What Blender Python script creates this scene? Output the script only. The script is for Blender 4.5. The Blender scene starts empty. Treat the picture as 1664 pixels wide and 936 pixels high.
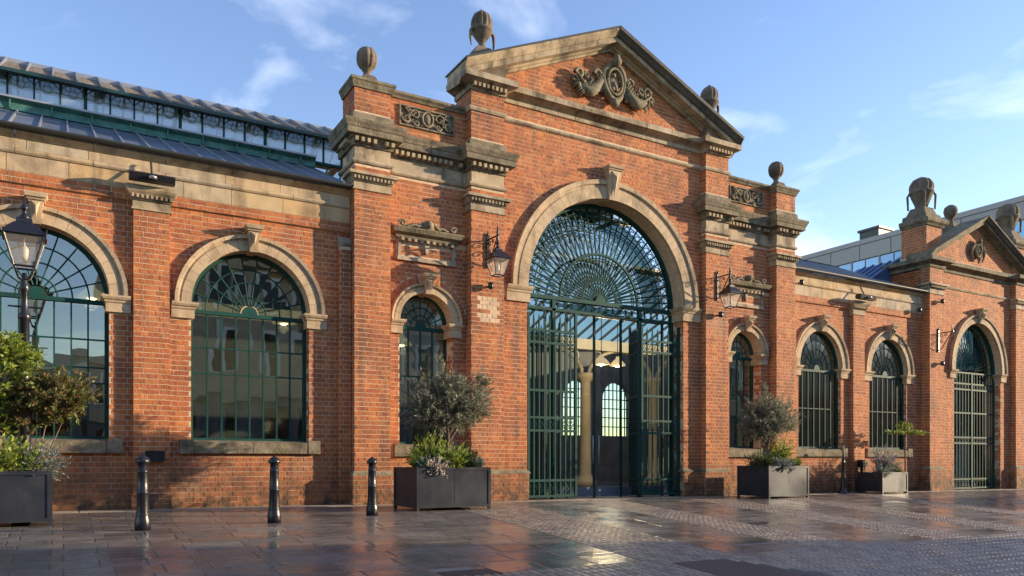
import bpy, math, random
from math import sin, cos, pi, radians, sqrt, atan2, hypot, floor
random.seed(7)
R = random.random
def U(a, b): return a + (b - a) * R()
SC = bpy.context.scene
COL = SC.collection

# ------------------------------------------------------------------ camera, sky, sun, exposure
CAM = (0.0, -15.0, 0.86)
YAW = radians(30.2)
cd = bpy.data.cameras.new("camera")
cam = bpy.data.objects.new("camera", cd); COL.objects.link(cam)
cam.location = CAM; cam.rotation_euler = (pi / 2, 0, -YAW)
cd.sensor_width = 36; cd.lens = 36 * 1260 / 1664; cd.shift_y = 279 / 1664
cd.clip_start = 0.05; cd.clip_end = 3000
SC.camera = cam

SUN_AZ = radians(68)      # from straight out of the facade (-Y) towards +X
SUN_EL = radians(12)
sdir = (sin(SUN_AZ) * cos(SUN_EL), -cos(SUN_AZ) * cos(SUN_EL), sin(SUN_EL))
W = bpy.data.worlds.new("World"); SC.world = W; W.use_nodes = True
nt = W.node_tree; nt.nodes.clear()
def wn(t, **k):
    n = nt.nodes.new(t)
    for a, b in k.items(): setattr(n, a, b)
    return n
wl = nt.links.new
sky = wn('ShaderNodeTexSky', sky_type='NISHITA', sun_disc=False)
sky.sun_elevation = SUN_EL; sky.sun_rotation = radians(90 + 22)
sky.altitude = 50; sky.air_density = 1.0; sky.dust_density = 0.15; sky.ozone_density = 1.2
tc = wn('ShaderNodeTexCoord'); mp = wn('ShaderNodeMapping'); mp.inputs['Scale'].default_value = (1.6, 1.6, 4.2)
mp.inputs['Location'].default_value = (7.3, 1.9, 3.1)
nz = wn('ShaderNodeTexNoise'); nz.inputs['Scale'].default_value = 2.6; nz.inputs['Detail'].default_value = 7; nz.inputs['Roughness'].default_value = 0.52
nz.inputs['Distortion'].default_value = 0.5
rp = wn('ShaderNodeValToRGB'); rp.color_ramp.elements[0].position = 0.55; rp.color_ramp.elements[1].position = 0.78
mx = wn('ShaderNodeMix', data_type='RGBA'); mx.inputs[7].default_value = (6.6, 7.0, 7.8, 1)
hs = wn('ShaderNodeHueSaturation'); hs.inputs['Saturation'].default_value = 1.12; hs.inputs['Value'].default_value = 1.25; hs.inputs['Hue'].default_value = 0.517
bg = wn('ShaderNodeBackground'); bg.inputs['Strength'].default_value = 0.15
ow = wn('ShaderNodeOutputWorld')
mul = wn('ShaderNodeMath', operation='MULTIPLY'); mul.inputs[1].default_value = 0.42
wl(tc.outputs['Generated'], mp.inputs['Vector']); wl(mp.outputs[0], nz.inputs['Vector']); wl(nz.outputs['Fac'], rp.inputs[0])
wl(sky.outputs[0], hs.inputs['Color']); wl(hs.outputs[0], mx.inputs[6]); wl(rp.outputs[0], mul.inputs[0]); wl(mul.outputs[0], mx.inputs[0])
wl(mx.outputs[2], bg.inputs['Color']); wl(bg.outputs[0], ow.inputs[0])

sd = bpy.data.lights.new("sun", 'SUN'); so = bpy.data.objects.new("sun", sd); COL.objects.link(so)
sd.energy = 5.0; sd.angle = radians(0.5); sd.color = (1.0, 0.79, 0.53)
so.rotation_euler = (pi / 2 - SUN_EL, 0, SUN_AZ)
SC.view_settings.view_transform = 'Standard'; SC.view_settings.look = 'None'
SC.view_settings.exposure = 0.93; SC.view_settings.gamma = 1
SC.render.engine = 'CYCLES'
SC.cycles.caustics_reflective = False; SC.cycles.caustics_refractive = False; SC.cycles.max_bounces = 8; SC.cycles.transparent_max_bounces = 16
SC.cycles.sample_clamp_indirect = 2

# ------------------------------------------------------------------ materials
def mat(name, col, rough=0.7, var=0.0, var_scale=3.0, isl=0.0, metal=0.0, bump=0.0, bump_scale=20.0, stain=None, stain_amt=0.0,
        stain_scale=1.2, spec=0.5, rough_var=0.0, hue=0.0, emis=None, estr=0.0, cols=None, trans=0.0, low=None, moss=None, streak=None, soot=None):
    m = bpy.data.materials.new(name); m.use_nodes = True; t = m.node_tree; N = t.nodes; L = t.links.new
    b = N['Principled BSDF']; b.inputs['Metallic'].default_value = metal
    b.inputs['Roughness'].default_value = rough; b.inputs['Specular IOR Level'].default_value = spec
    geo = N.new('ShaderNodeNewGeometry'); oi = N.new('ShaderNodeObjectInfo')
    add = N.new('ShaderNodeMath'); add.operation = 'ADD'; fr = N.new('ShaderNodeMath'); fr.operation = 'FRACT'
    L(geo.outputs['Random Per Island'], add.inputs[0]); L(oi.outputs['Random'], add.inputs[1]); L(add.outputs[0], fr.inputs[0])
    base = None
    if cols:
        r = N.new('ShaderNodeValToRGB'); L(fr.outputs[0], r.inputs[0]); e = r.color_ramp.elements
        r.color_ramp.interpolation = 'LINEAR'
        while len(e) < len(cols): e.new(0.5)
        for i, c in enumerate(cols):
            e[i].position = i / (len(cols) - 1); e[i].color = (*c, 1)
        base = r.outputs[0]
    else:
        rgb = N.new('ShaderNodeRGB'); rgb.outputs[0].default_value = (*col, 1); base = rgb.outputs[0]
    if isl or var:
        hsv = N.new('ShaderNodeHueSaturation'); L(base, hsv.inputs['Color'])
        v = None
        if isl:
            mr = N.new('ShaderNodeMapRange'); L(fr.outputs[0], mr.inputs[0]); mr.inputs[3].default_value = 1 - isl; mr.inputs[4].default_value = 1 + isl; v = mr.outputs[0]
        if var:
            nn = N.new('ShaderNodeTexNoise'); nn.inputs['Scale'].default_value = var_scale; nn.inputs['Detail'].default_value = 6; L(geo.outputs['Position'], nn.inputs['Vector'])
            m2 = N.new('ShaderNodeMapRange'); L(nn.outputs['Fac'], m2.inputs[0]); m2.inputs[1].default_value = 0.3; m2.inputs[2].default_value = 0.7
            m2.inputs[3].default_value = 1 - var; m2.inputs[4].default_value = 1 + var
            if v:
                mm = N.new('ShaderNodeMath'); mm.operation = 'MULTIPLY'; L(v, mm.inputs[0]); L(m2.outputs[0], mm.inputs[1]); v = mm.outputs[0]
            else: v = m2.outputs[0]
        L(v, hsv.inputs['Value']); base = hsv.outputs[0]
    def blend(base, colr, scale, lo, hi, amt, mapz=False):
        n2 = N.new('ShaderNodeTexNoise'); n2.inputs['Scale'].default_value = scale; n2.inputs['Detail'].default_value = 8; n2.inputs['Roughness'].default_value = .62
        L(geo.outputs['Position'], n2.inputs['Vector'])
        a = N.new('ShaderNodeMapRange'); L(n2.outputs['Fac'], a.inputs[0]); a.inputs[1].default_value = lo; a.inputs[2].default_value = hi; a.inputs[4].default_value = amt
        f = a.outputs[0]
        if mapz is not False:
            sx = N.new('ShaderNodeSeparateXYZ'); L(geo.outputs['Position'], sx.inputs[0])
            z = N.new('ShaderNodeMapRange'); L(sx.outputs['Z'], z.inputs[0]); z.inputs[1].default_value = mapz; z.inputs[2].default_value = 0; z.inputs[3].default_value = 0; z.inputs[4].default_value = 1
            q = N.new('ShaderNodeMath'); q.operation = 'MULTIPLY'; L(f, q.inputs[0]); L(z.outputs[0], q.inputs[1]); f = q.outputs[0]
        x = N.new('ShaderNodeMix'); x.data_type = 'RGBA'; L(f, x.inputs[0]); L(base, x.inputs[6]); x.inputs[7].default_value = (*colr, 1)
        return x.outputs[2]
    if stain: base = blend(base, stain, stain_scale, 0.48, 0.68, stain_amt)
    if soot: base = blend(base, soot[0], soot[1], .57, .66, soot[2])
    if moss: base = blend(base, moss[0], moss[1], moss[2], moss[3], moss[4])
    if streak:
        ns_ = N.new('ShaderNodeTexNoise'); ns_.inputs['Scale'].default_value = 2.2; ns_.inputs['Detail'].default_value = 6
        mpp = N.new('ShaderNodeMapping'); mpp.inputs['Scale'].default_value = (2.2, 2.2, .22); L(geo.outputs['Position'], mpp.inputs[0]); L(mpp.outputs[0], ns_.inputs['Vector'])
        as_ = N.new('ShaderNodeMapRange'); L(ns_.outputs['Fac'], as_.inputs[0]); as_.inputs[1].default_value = .54; as_.inputs[2].default_value = .74; as_.inputs[4].default_value = streak[1]
        xs_ = N.new('ShaderNodeMix'); xs_.data_type = 'RGBA'; L(as_.outputs[0], xs_.inputs[0]); L(base, xs_.inputs[6]); xs_.inputs[7].default_value = (*streak[0], 1); base = xs_.outputs[2]
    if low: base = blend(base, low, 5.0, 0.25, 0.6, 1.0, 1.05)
    L(base, b.inputs['Base Color'])
    if rough_var:
        n3 = N.new('ShaderNodeTexNoise'); n3.inputs['Scale'].default_value = 1.3; n3.inputs['Detail'].default_value = 7; L(geo.outputs['Position'], n3.inputs['Vector'])
        a3 = N.new('ShaderNodeMapRange'); L(n3.outputs['Fac'], a3.inputs[0]); a3.inputs[1].default_value = .35; a3.inputs[2].default_value = .65
        a3.inputs[3].default_value = max(0.03, rough - rough_var); a3.inputs[4].default_value = rough + rough_var; L(a3.outputs[0], b.inputs['Roughness'])
    if bump:
        n4 = N.new('ShaderNodeTexNoise'); n4.inputs['Scale'].default_value = bump_scale; n4.inputs['Detail'].default_value = 5; L(geo.outputs['Position'], n4.inputs['Vector'])
        bp = N.new('ShaderNodeBump'); bp.inputs['Strength'].default_value = bump; bp.inputs['Distance'].default_value = 0.02; L(n4.outputs['Fac'], bp.inputs['Height']); L(bp.outputs[0], b.inputs['Normal'])
    if emis: b.inputs['Emission Color'].default_value = (*emis, 1); b.inputs['Emission Strength'].default_value = estr
    if trans:
        tr = N.new('ShaderNodeBsdfTranslucent'); L(base, tr.inputs[0]); ms = N.new('ShaderNodeMixShader'); ms.inputs[0].default_value = trans
        L(b.outputs[0], ms.inputs[1]); L(tr.outputs[0], ms.inputs[2]); L(ms.outputs[0], N['Material Output'].inputs[0])
    return m
M = {}
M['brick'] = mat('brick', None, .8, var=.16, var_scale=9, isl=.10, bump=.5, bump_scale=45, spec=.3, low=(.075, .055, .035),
                 cols=[(.40, .125, .045), (.48, .165, .055), (.45, .145, .05), (.52, .19, .065), (.46, .155, .055), (.35, .10, .045), (.49, .17, .06)],
                 stain=(.15, .055, .035), stain_amt=.6, stain_scale=1.1, moss=((.50, .32, .21), .8, .58, .74, .45), streak=((.10, .06, .045), .65), soot=((.10, .05, .04), 5.5, .55))
M['pale_brick'] = mat('pale_brick', (.60, .43, .29), .85, var=.2, isl=.1, bump=.4, bump_scale=45, spec=.3)
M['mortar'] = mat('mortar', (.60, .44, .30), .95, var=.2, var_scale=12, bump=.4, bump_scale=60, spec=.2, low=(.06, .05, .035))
M['stone'] = mat('sandstone', None, .85, var=.16, var_scale=4, bump=.35, bump_scale=40, spec=.3,
                 cols=[(.38, .30, .20), (.43, .34, .23), (.34, .27, .185), (.44, .34, .22), (.40, .325, .235)], stain=(.10, .075, .05), stain_amt=.95, stain_scale=1.6, streak=((.07, .055, .04), .9))
M['dark_stone'] = mat('dark_cyma_stone', (.10, .085, .065), .85, var=.3, bump=.5, bump_scale=30, stain=(.035, .03, .025), stain_amt=.8)
M['arch_stone'] = mat('arch_stone', None, .85, var=.10, var_scale=5, bump=.3, bump_scale=40, spec=.3,
                 cols=[(.48, .36, .23), (.52, .385, .245), (.46, .345, .225), (.50, .37, .235)], stain=(.17, .125, .08), stain_amt=.6, stain_scale=2.2, streak=((.14, .10, .065), .5))
M['frieze_stone'] = mat('frieze_stone', None, .85, var=.10, var_scale=5, bump=.3, bump_scale=40, spec=.3,
                 cols=[(.50, .40, .28), (.52, .34, .17), (.47, .40, .30), (.50, .36, .20), (.55, .43, .29)], stain=(.12, .09, .065), stain_amt=.8, stain_scale=1.0, streak=((.11, .08, .05), .7))
M['old_stone'] = mat('weathered_stone', (.22, .18, .125), .9, var=.35, var_scale=7, bump=.6, bump_scale=30, spec=.3,
                 stain=(.06, .05, .038), stain_amt=.8, stain_scale=3, moss=((.13, .13, .05), 4, .5, .62, .5))
M['urn_stone'] = mat('urn_stone', (.17, .13, .095), .9, var=.35, var_scale=8, bump=.5, bump_scale=30, spec=.3, stain=(.045, .038, .03), stain_amt=.8, stain_scale=4)
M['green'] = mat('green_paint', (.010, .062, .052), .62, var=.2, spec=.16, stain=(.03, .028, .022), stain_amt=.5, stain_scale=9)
M['tracery'] = mat('pale_green_iron', (.07, .17, .13), .5)
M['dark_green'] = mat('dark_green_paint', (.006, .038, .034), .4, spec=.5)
M['copper'] = mat('copper_green', (.055, .17, .14), .6, var=.3, var_scale=6, stain=(.02, .06, .055), stain_amt=.7, stain_scale=5)
M['iron'] = mat('black_iron', (.012, .012, .016), .32, spec=.5, bump=.15, bump_scale=60)
M['planter'] = mat('planter_metal', (.033, .038, .05), .38, metal=.35, spec=.5, var=.1, var_scale=2, stain=(.075, .078, .08), stain_amt=.4, stain_scale=4, streak=((.075, .075, .072), .4), rough_var=.08)
M['soil'] = mat('soil', (.03, .02, .015), 1.0, bump=1)
M['slate'] = mat('roof_slate', None, .7, cols=[(.17, .14, .11), (.22, .18, .145), (.14, .115, .095)], var=.2, bump=.5)
M['lead'] = mat('roof_lead', (.12, .14, .18), .42, metal=.2, var=.25, var_scale=2, isl=.15)
M['zinc'] = mat('blue_zinc', (.07, .13, .26), .4, metal=.2, var=.15, isl=.08)
M['seam'] = mat('seam_metal', (.30, .31, .33), .4, metal=.4, var=.1)
M['gutter'] = mat('gutter_iron', (.035, .038, .04), .45)
M['slab'] = mat('paving_slab', None, .25, var=.25, var_scale=5, isl=.2, rough_var=.13, bump=.35, bump_scale=9, spec=.6,
                cols=[(.15, .135, .12), (.185, .16, .14), (.12, .11, .105), (.18, .155, .13)], moss=((.09, .10, .035), 1.6, .60, .72, .35))
M['pale_slab'] = mat('pale_slab', (.24, .22, .21), .4, var=.15)
M['sett'] = mat('granite_sett', None, .36, var=.2, var_scale=8, isl=.2, bump=.5, bump_scale=30, spec=.6, rough_var=.1,
                cols=[(.26, .21, .16), (.20, .165, .135), (.30, .235, .17), (.22, .18, .15)])
M['joint'] = mat('joint_grit', (.07, .06, .048), .55, var=.3, bump=.6, moss=((.05, .06, .02), 2.0, .5, .65, .7))
M['tar'] = mat('tarmac_patch', (.022, .022, .026), .45, bump=1.0, bump_scale=90, var=.2)
M['kerb'] = mat('kerb_stone', None, .6, var=.2, var_scale=5, bump=.4, bump_scale=20, spec=.5, cols=[(.30, .25, .19), (.36, .29, .21), (.25, .21, .165)])
M['cream'] = mat('cream_paint', (.50, .43, .30), .6, var=.1)
M['dark_in'] = mat('interior_plaster', (.17, .16, .145), .8, var=.25, var_scale=1.5)
M['floor_in'] = mat('market_floor', (.18, .16, .13), .4, var=.2)
M['timber'] = mat('timber', (.16, .10, .05), .6, var=.2)
M['clad'] = mat('grey_cladding', (.32, .30, .30), .55, var=.05, isl=.05)
M['steel'] = mat('brushed_steel', (.45, .45, .47), .3, metal=.8)
M['blue_glass'] = mat('window_glass_far', (.24, .34, .44), .08, metal=.6, isl=.15)
M['kick'] = mat('kickplate', (.20, .23, .28), .35, metal=.5)
M['render_a'] = mat('buff_stone_front', (.44, .36, .24), .85, var=.12)
M['render_b'] = mat('red_brick_front', (.30, .12, .07), .85, var=.15)
M['render_c'] = mat('grey_render_front', (.36, .34, .31), .85, var=.1)
M['shop'] = mat('shopfront_grey', (.13, .14, .16), .6)
M['shopglass'] = mat('dark_shop_glass', (.01, .012, .015), .06)
M['white'] = mat('white_paint', (.75, .73, .68), .6)
M['lamp_on'] = mat('lamp_glow', (.9, .7, .4), .5, emis=(1, .72, .38), estr=7)
M['shade'] = mat('lamp_shade', (.45, .36, .2), .4, emis=(1, .7, .35), estr=.35)
M['mantle'] = mat('lamp_mantle', (.75, .72, .62), .5)
M['bark'] = mat('bark', (.13, .10, .075), .9, var=.3, bump=.8)
def leafm(n, cols, tr=.35): return mat(n, None, .5, cols=cols, trans=tr, spec=.4)
M['olive'] = leafm('olive_leaf', [(.09, .105, .06), (.19, .21, .14), (.32, .32, .25), (.13, .15, .09)])
M['fresh'] = leafm('fresh_leaf', [(.11, .18, .03), (.22, .29, .045), (.34, .38, .07), (.15, .21, .035)])
M['redleaf'] = leafm('red_tinged_leaf', [(.09, .14, .035), (.16, .20, .05), (.26, .10, .06), (.12, .16, .045), (.22, .18, .07)])
M['darkleaf'] = leafm('dark_leaf', [(.02, .045, .018), (.035, .07, .022), (.05, .09, .03)])
M['silver'] = leafm('silver_leaf', [(.16, .20, .17), (.26, .30, .27), (.12, .15, .13)])
M['petal'] = leafm('pale_petal', [(.55, .48, .42), (.65, .6, .55), (.48, .36, .30)])
M['purple'] = leafm('purple_petal', [(.20, .17, .26), (.30, .28, .34), (.14, .16, .12)])
def glassm(name, tint=(.93, .97, .95), ior=1.6, wob=.25, rough=0.0, boost=0.0):
    m = bpy.data.materials.new(name); m.use_nodes = True; t = m.node_tree; N = t.nodes; L = t.links.new
    N.remove(N['Principled BSDF'])
    tr = N.new('ShaderNodeBsdfTransparent'); tr.inputs[0].default_value = (*tint, 1)
    gl = N.new('ShaderNodeBsdfGlossy'); gl.inputs['Roughness'].default_value = rough; gl.inputs['Color'].default_value = (1, 1, 1, 1)
    fr = N.new('ShaderNodeFresnel'); geo = N.new('ShaderNodeNewGeometry')
    im = N.new('ShaderNodeMapRange'); im.inputs[3].default_value = ior; im.inputs[4].default_value = 1 / ior; L(geo.outputs['Backfacing'], im.inputs[0]); L(im.outputs[0], fr.inputs['IOR'])
    n = N.new('ShaderNodeTexNoise'); n.inputs['Scale'].default_value = 1.3; n.inputs['Detail'].default_value = 1
    mpn = N.new('ShaderNodeMapping'); mpn.inputs['Scale'].default_value = (1, 1, 2.2); L(geo.outputs['Position'], mpn.inputs[0]); L(mpn.outputs[0], n.inputs['Vector'])
    bp = N.new('ShaderNodeBump'); bp.inputs['Strength'].default_value = wob; bp.inputs['Distance'].default_value = .012; L(n.outputs['Fac'], bp.inputs['Height'])
    L(bp.outputs[0], gl.inputs['Normal'])
    ms = N.new('ShaderNodeMixShader'); L(tr.outputs[0], ms.inputs[1]); L(gl.outputs[0], ms.inputs[2])
    ad = N.new('ShaderNodeMath'); ad.operation = 'ADD'; ad.inputs[1].default_value = boost; L(fr.outputs[0], ad.inputs[0]); L(ad.outputs[0], ms.inputs[0])
    L(ms.outputs[0], N['Material Output'].inputs[0])
    return m
M['glass'] = glassm('old_window_glass', (.50, .57, .55), 1.75, .14, boost=.13)
M['glass_right'] = glassm('old_window_glass_right', (.40, .45, .45), 1.6, .10, rough=.09, boost=.03)
M['clear'] = glassm('clear_glass', (.92, .96, .95), 1.5, .08)
def frost(name, tint=(.85, .80, .72), fd=.30, fg=.10):
    m = bpy.data.materials.new(name); m.use_nodes = True; t = m.node_tree; N = t.nodes; L = t.links.new; N.remove(N['Principled BSDF'])
    a = N.new('ShaderNodeBsdfTransparent'); b = N.new('ShaderNodeBsdfTranslucent'); c = N.new('ShaderNodeBsdfDiffuse'); g = N.new('ShaderNodeBsdfGlossy'); g.inputs['Roughness'].default_value = .15
    for q in (b, c): q.inputs[0].default_value = (*tint, 1)
    m1 = N.new('ShaderNodeMixShader'); L(b.outputs[0], m1.inputs[1]); L(c.outputs[0], m1.inputs[2]); m1.inputs[0].default_value = .4
    m2 = N.new('ShaderNodeMixShader'); L(a.outputs[0], m2.inputs[1]); L(m1.outputs[0], m2.inputs[2]); m2.inputs[0].default_value = fd
    m3 = N.new('ShaderNodeMixShader'); L(m2.outputs[0], m3.inputs[1]); L(g.outputs[0], m3.inputs[2]); m3.inputs[0].default_value = fg
    L(m3.outputs[0], N['Material Output'].inputs[0]); return m
M['lantern_glass'] = frost('lantern_glass')
M['clerestory'] = frost('clerestory_glass', (.62, .74, .80), .38, .22)
M['roofglass'] = glassm('roof_glass', (.42, .50, .55), 1.5, .1, .05)

# ------------------------------------------------------------------ mesh helpers
class MB:
    def __init__(s): s.v = []; s.f = []; s.sm = []
    def add(s, vs, fs, smooth=False):
        o = len(s.v); s.v += vs
        for f in fs: s.f.append(tuple(i + o for i in f)); s.sm.append(smooth)
        return s
    def box(s, x0, x1, y0, y1, z0, z1):
        return s.add([(x0, y0, z0), (x1, y0, z0), (x1, y1, z0), (x0, y1, z0), (x0, y0, z1), (x1, y0, z1), (x1, y1, z1), (x0, y1, z1)],
                     [(0, 3, 2, 1), (4, 5, 6, 7), (0, 1, 5, 4), (1, 2, 6, 5), (2, 3, 7, 6), (3, 0, 4, 7)])
    def prism(s, poly, y0, y1):      # poly of (x, z), extruded along y
        n = len(poly)
        vs = [(x, y0, z) for x, z in poly] + [(x, y1, z) for x, z in poly]
        fs = [tuple(range(n)), tuple(range(2 * n - 1, n - 1, -1))] + [(i, i + n, (i + 1) % n + n, (i + 1) % n) for i in range(n)]
        return s.add(vs, fs)
    def prismx(s, poly, x0, x1):     # poly of (y, z), extruded along x
        n = len(poly)
        vs = [(x0, y, z) for y, z in poly] + [(x1, y, z) for y, z in poly]
        fs = [tuple(range(n)), tuple(range(2 * n - 1, n - 1, -1))] + [(i, i + n, (i + 1) % n + n, (i + 1) % n) for i in range(n)]
        return s.add(vs, fs)
    def tube(s, pts, r, n=6, caps=True, smooth=True):
        k = len(pts); rs = r if isinstance(r, (list, tuple)) else [r] * k
        vs = []; prev = None
        for i, p in enumerate(pts):
            a = pts[max(i - 1, 0)]; b = pts[min(i + 1, k - 1)]
            d = [b[j] - a[j] for j in range(3)]; l = sqrt(sum(q * q for q in d)) or 1; d = [q / l for q in d]
            if prev is None:
                ref = (0, 0, 1) if abs(d[2]) < .9 else (1, 0, 0)
                u = [d[1] * ref[2] - d[2] * ref[1], d[2] * ref[0] - d[0] * ref[2], d[0] * ref[1] - d[1] * ref[0]]
            else:
                dt = sum(prev[j] * d[j] for j in range(3)); u = [prev[j] - dt * d[j] for j in range(3)]
            l = sqrt(sum(q * q for q in u)) or 1; u = [q / l for q in u]; prev = u
            w = [d[1] * u[2] - d[2] * u[1], d[2] * u[0] - d[0] * u[2], d[0] * u[1] - d[1] * u[0]]
            for j in range(n):
                c, q = cos(2 * pi * j / n) * rs[i], sin(2 * pi * j / n) * rs[i]
                vs.append(tuple(p[m] + u[m] * c + w[m] * q for m in range(3)))
        fs = [(i * n + j, i * n + (j + 1) % n, (i + 1) * n + (j + 1) % n, (i + 1) * n + j) for i in range(k - 1) for j in range(n)]
        s.add(vs, fs, smooth)
        if caps: s.add([vs[j] for j in range(n)], [tuple(range(n - 1, -1, -1))]); s.add(vs[-n:], [tuple(range(n))])
        return s
    def lathe(s, prof, c, n=20, rib=None, smooth=True):   # prof list of (r, z)
        vs = []
        for r, z in prof:
            for j in range(n):
                a = 2 * pi * j / n; k = 1.0
                if rib and rib[0] <= z <= rib[1]: k = 1 + rib[3] * abs(cos(a * rib[2] / 2))-rib[3]*.6
                vs.append((c[0] + cos(a) * r * k, c[1] + sin(a) * r * k, c[2] + z))
        m = len(prof)
        fs = [(i * n + j, i * n + (j + 1) % n, (i + 1) * n + (j + 1) % n, (i + 1) * n + j) for i in range(m - 1) for j in range(n)]
        fs += [tuple(range(n - 1, -1, -1)), tuple(range((m - 1) * n, m * n))]
        return s.add(vs, fs, smooth)
    def ball(s, c, rx, ry, rz, n=10, m=7):
        prof = [(max(1e-3, sin(pi * i / m)), -cos(pi * i / m)) for i in range(m + 1)]
        vs = [(c[0] + r * cos(2 * pi * j / n) * rx, c[1] + r * sin(2 * pi * j / n) * ry, c[2] + z * rz) for r, z in prof for j in range(n)]
        return s.add(vs, [(i * n + j, i * n + (j + 1) % n, (i + 1) * n + (j + 1) % n, (i + 1) * n + j) for i in range(m) for j in range(n)], True)
    def rot(s, cx, cy, a):
        c, q = cos(a), sin(a); s.v = [(cx + (x - cx) * c - (y - cy) * q, cy + (x - cx) * q + (y - cy) * c, z) for x, y, z in s.v]; return s
    def mesh(s, name, m):
        me = bpy.data.meshes.new(name); me.from_pydata(s.v, [], s.f); me.polygons.foreach_set('use_smooth', s.sm); me.materials.append(M[m]); me.update(); return me
    def build(s, name, m, parent=None, **k):
        return obj(name, s.mesh(name, m), parent, **k)
def obj(name, me, parent=None, loc=None, **k):
    o = bpy.data.objects.new(name, me); COL.objects.link(o)
    if parent: o.parent = parent
    if loc: o.location = loc
    for a, b in k.items(): o[a] = b
    return o
def thing(name, label, cat, loc=(0, 0, 0), group=None):
    o = obj(name, None, loc=loc); o['label'] = label; o['category'] = cat; o.empty_display_size = .2
    if group: o['group'] = group
    return o
def off(mb, loc):
    mb.v = [(x - loc[0], y - loc[1], z - loc[2]) for x, y, z in mb.v]; return mb
def gz(x): return -.006 * x

HALL = thing('market_hall', 'long red brick market hall with stone arches, pedimented entrance and glazed roof lantern', 'building')

def sweep(path, prof, name, m, parent=HALL, piece=.95, joint=.005, ends=True):
    """moulding of section prof [(outset, z)...] along a plan path, cut into stones"""
    n = len(path)
    dirs = []
    for i in range(n - 1):
        dx, dy = path[i + 1][0] - path[i][0], path[i + 1][1] - path[i][1]; l = hypot(dx, dy); dirs.append((dx / l, dy / l, l))
    mit = []
    for i in range(n):
        if i == 0: d = dirs[0]; mit.append((d[1], -d[0]))
        elif i == n - 1: d = dirs[-1]; mit.append((d[1], -d[0]))
        else:
            a, b = dirs[i - 1], dirs[i]; nx, ny = a[1] + b[1], -a[0] - b[0]
            k = 1 + a[0] * b[0] + a[1] * b[1]; mit.append((nx / k, ny / k))
    q = len(prof)
    for i in range(n - 1):
        d = dirs[i]; nn = (d[1], -d[0]); cnt = max(1, round(d[2] / piece))
        for c in range(cnt):
            mb = MB(); vs = []
            for e in (0, 1):
                t = (c + e) / cnt
                if t == 0: px, py, mm = path[i][0], path[i][1], mit[i]
                elif t == 1: px, py, mm = path[i + 1][0], path[i + 1][1], mit[i + 1]
                else:
                    tt = t * d[2] + (joint if e == 0 else -joint); px, py, mm = path[i][0] + d[0] * tt, path[i][1] + d[1] * tt, nn
                vs += [(px + mm[0] * o, py + mm[1] * o, z) for o, z in prof]
            fs = [(j, j + q, (j + 1) % q + q, (j + 1) % q) for j in range(q)] + [tuple(range(q - 1, -1, -1)), tuple(range(q, 2 * q))]
            mb.add(vs, fs); mb.build(name, m, parent)

# ------------------------------------------------------------------ brickwork
CH = .091; BL = .250; BH = .125; J = .0135; PR = .005
BR = []
def lay(o, ud, nd, u0, u1, z0, z1, free=None, m='brick', ph=0.0, run=None):
    k0 = int(math.ceil(z0 / CH - 1e-6)); k1 = int(floor(z1 / CH + 1e-6))
    for k in range(k0, k1):
        za, zb = k * CH + J * .5, (k + 1) * CH - J * .5
        L = BL if k % 2 == 0 else BH
        for (a, b) in (free((za + zb) / 2) if free else [(u0, u1)]):
            a, b = max(a, u0), min(b, u1)
            if b - a < .03: continue
            i = floor((a - ph - (0 if k % 2 == 0 else BH * .5)) / L)
            while True:
                p = i * L + ph + (0 if k % 2 == 0 else BH * .5); i += 1
                if p > b: break
                s, e = max(p + J * .5, a), min(p + L - J * .5, b)
                if e - s < .025: continue
                BR.append((o, ud, nd, s, e, za, zb, m))
def rect_free(zs, holes):
    def f(z):
        iv = list(zs) if not callable(zs) else zs(z)
        for h in holes:
            r = h(z)
            if r:
                nv = []
                for a, b in iv:
                    if r[1] <= a or r[0] >= b: nv.append((a, b))
                    else:
                        if r[0] > a: nv.append((a, r[0]))
                        if r[1] < b: nv.append((r[1], b))
                iv = nv
        return iv
    return f
FRONT = ((1, 0), (0, -1))
def front(y, u0, u1, z0, z1, holes=(), base=None, m='brick'):
    lay((0, y), (1, 0), (0, -1), u0, u1, z0, z1, rect_free(base or [(u0, u1)], holes), m)
def side_l(x, y0, y1, z0, z1):   # faces -X
    lay((x, 0), (0, 1), (-1, 0), y0, y1, z0, z1, ph=y0)
def side_r(x, y0, y1, z0, z1):   # faces +X
    lay((x, 0), (0, 1), (1, 0), y0, y1, z0, z1, ph=y0)

def arch_hole(cx, r, spring, sill, rz=None, w=.14, iw=.33, sl=.26, sillw=.2):
    rz = rz or r
    def f(z):
        if z < sill - sl: return None
        if z < sill: return (cx - r - sillw, cx + r + sillw)
        if z < spring - .28: return (cx - r, cx + r)
        if z < spring: return (cx - r - iw, cx + r + iw)
        if z < spring + rz + w:
            q = sqrt(max(0, 1 - ((z - spring) / (rz + w)) ** 2)) * (r + w)
            return (cx - q, cx + q)
        return None
    return f
def rect_hole(a, b, z0, z1):
    return lambda z: (a, b) if z0 <= z <= z1 else None
CORE = MB()
def core_arch(x0, x1, z0, z1, cx, r, spring, sill, yf, yb, rz=None):
    rz = rz or r
    CORE.box(x0, cx - r, yf, yb, z0, z1); CORE.box(cx + r, x1, yf, yb, z0, z1)
    if sill > z0: CORE.box(cx - r, cx + r, yf, yb, z0, sill)
    n = 24
    for i in range(n):
        a, b = pi - pi * i / n, pi - pi * (i + 1) / n
        xa, xb = cx + r * cos(a), cx + r * cos(b)
        CORE.prism([(xa, spring + rz * sin(a)), (xb, spring + rz * sin(b)), (xb, z1), (xa, z1)], yf, yb)

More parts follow.
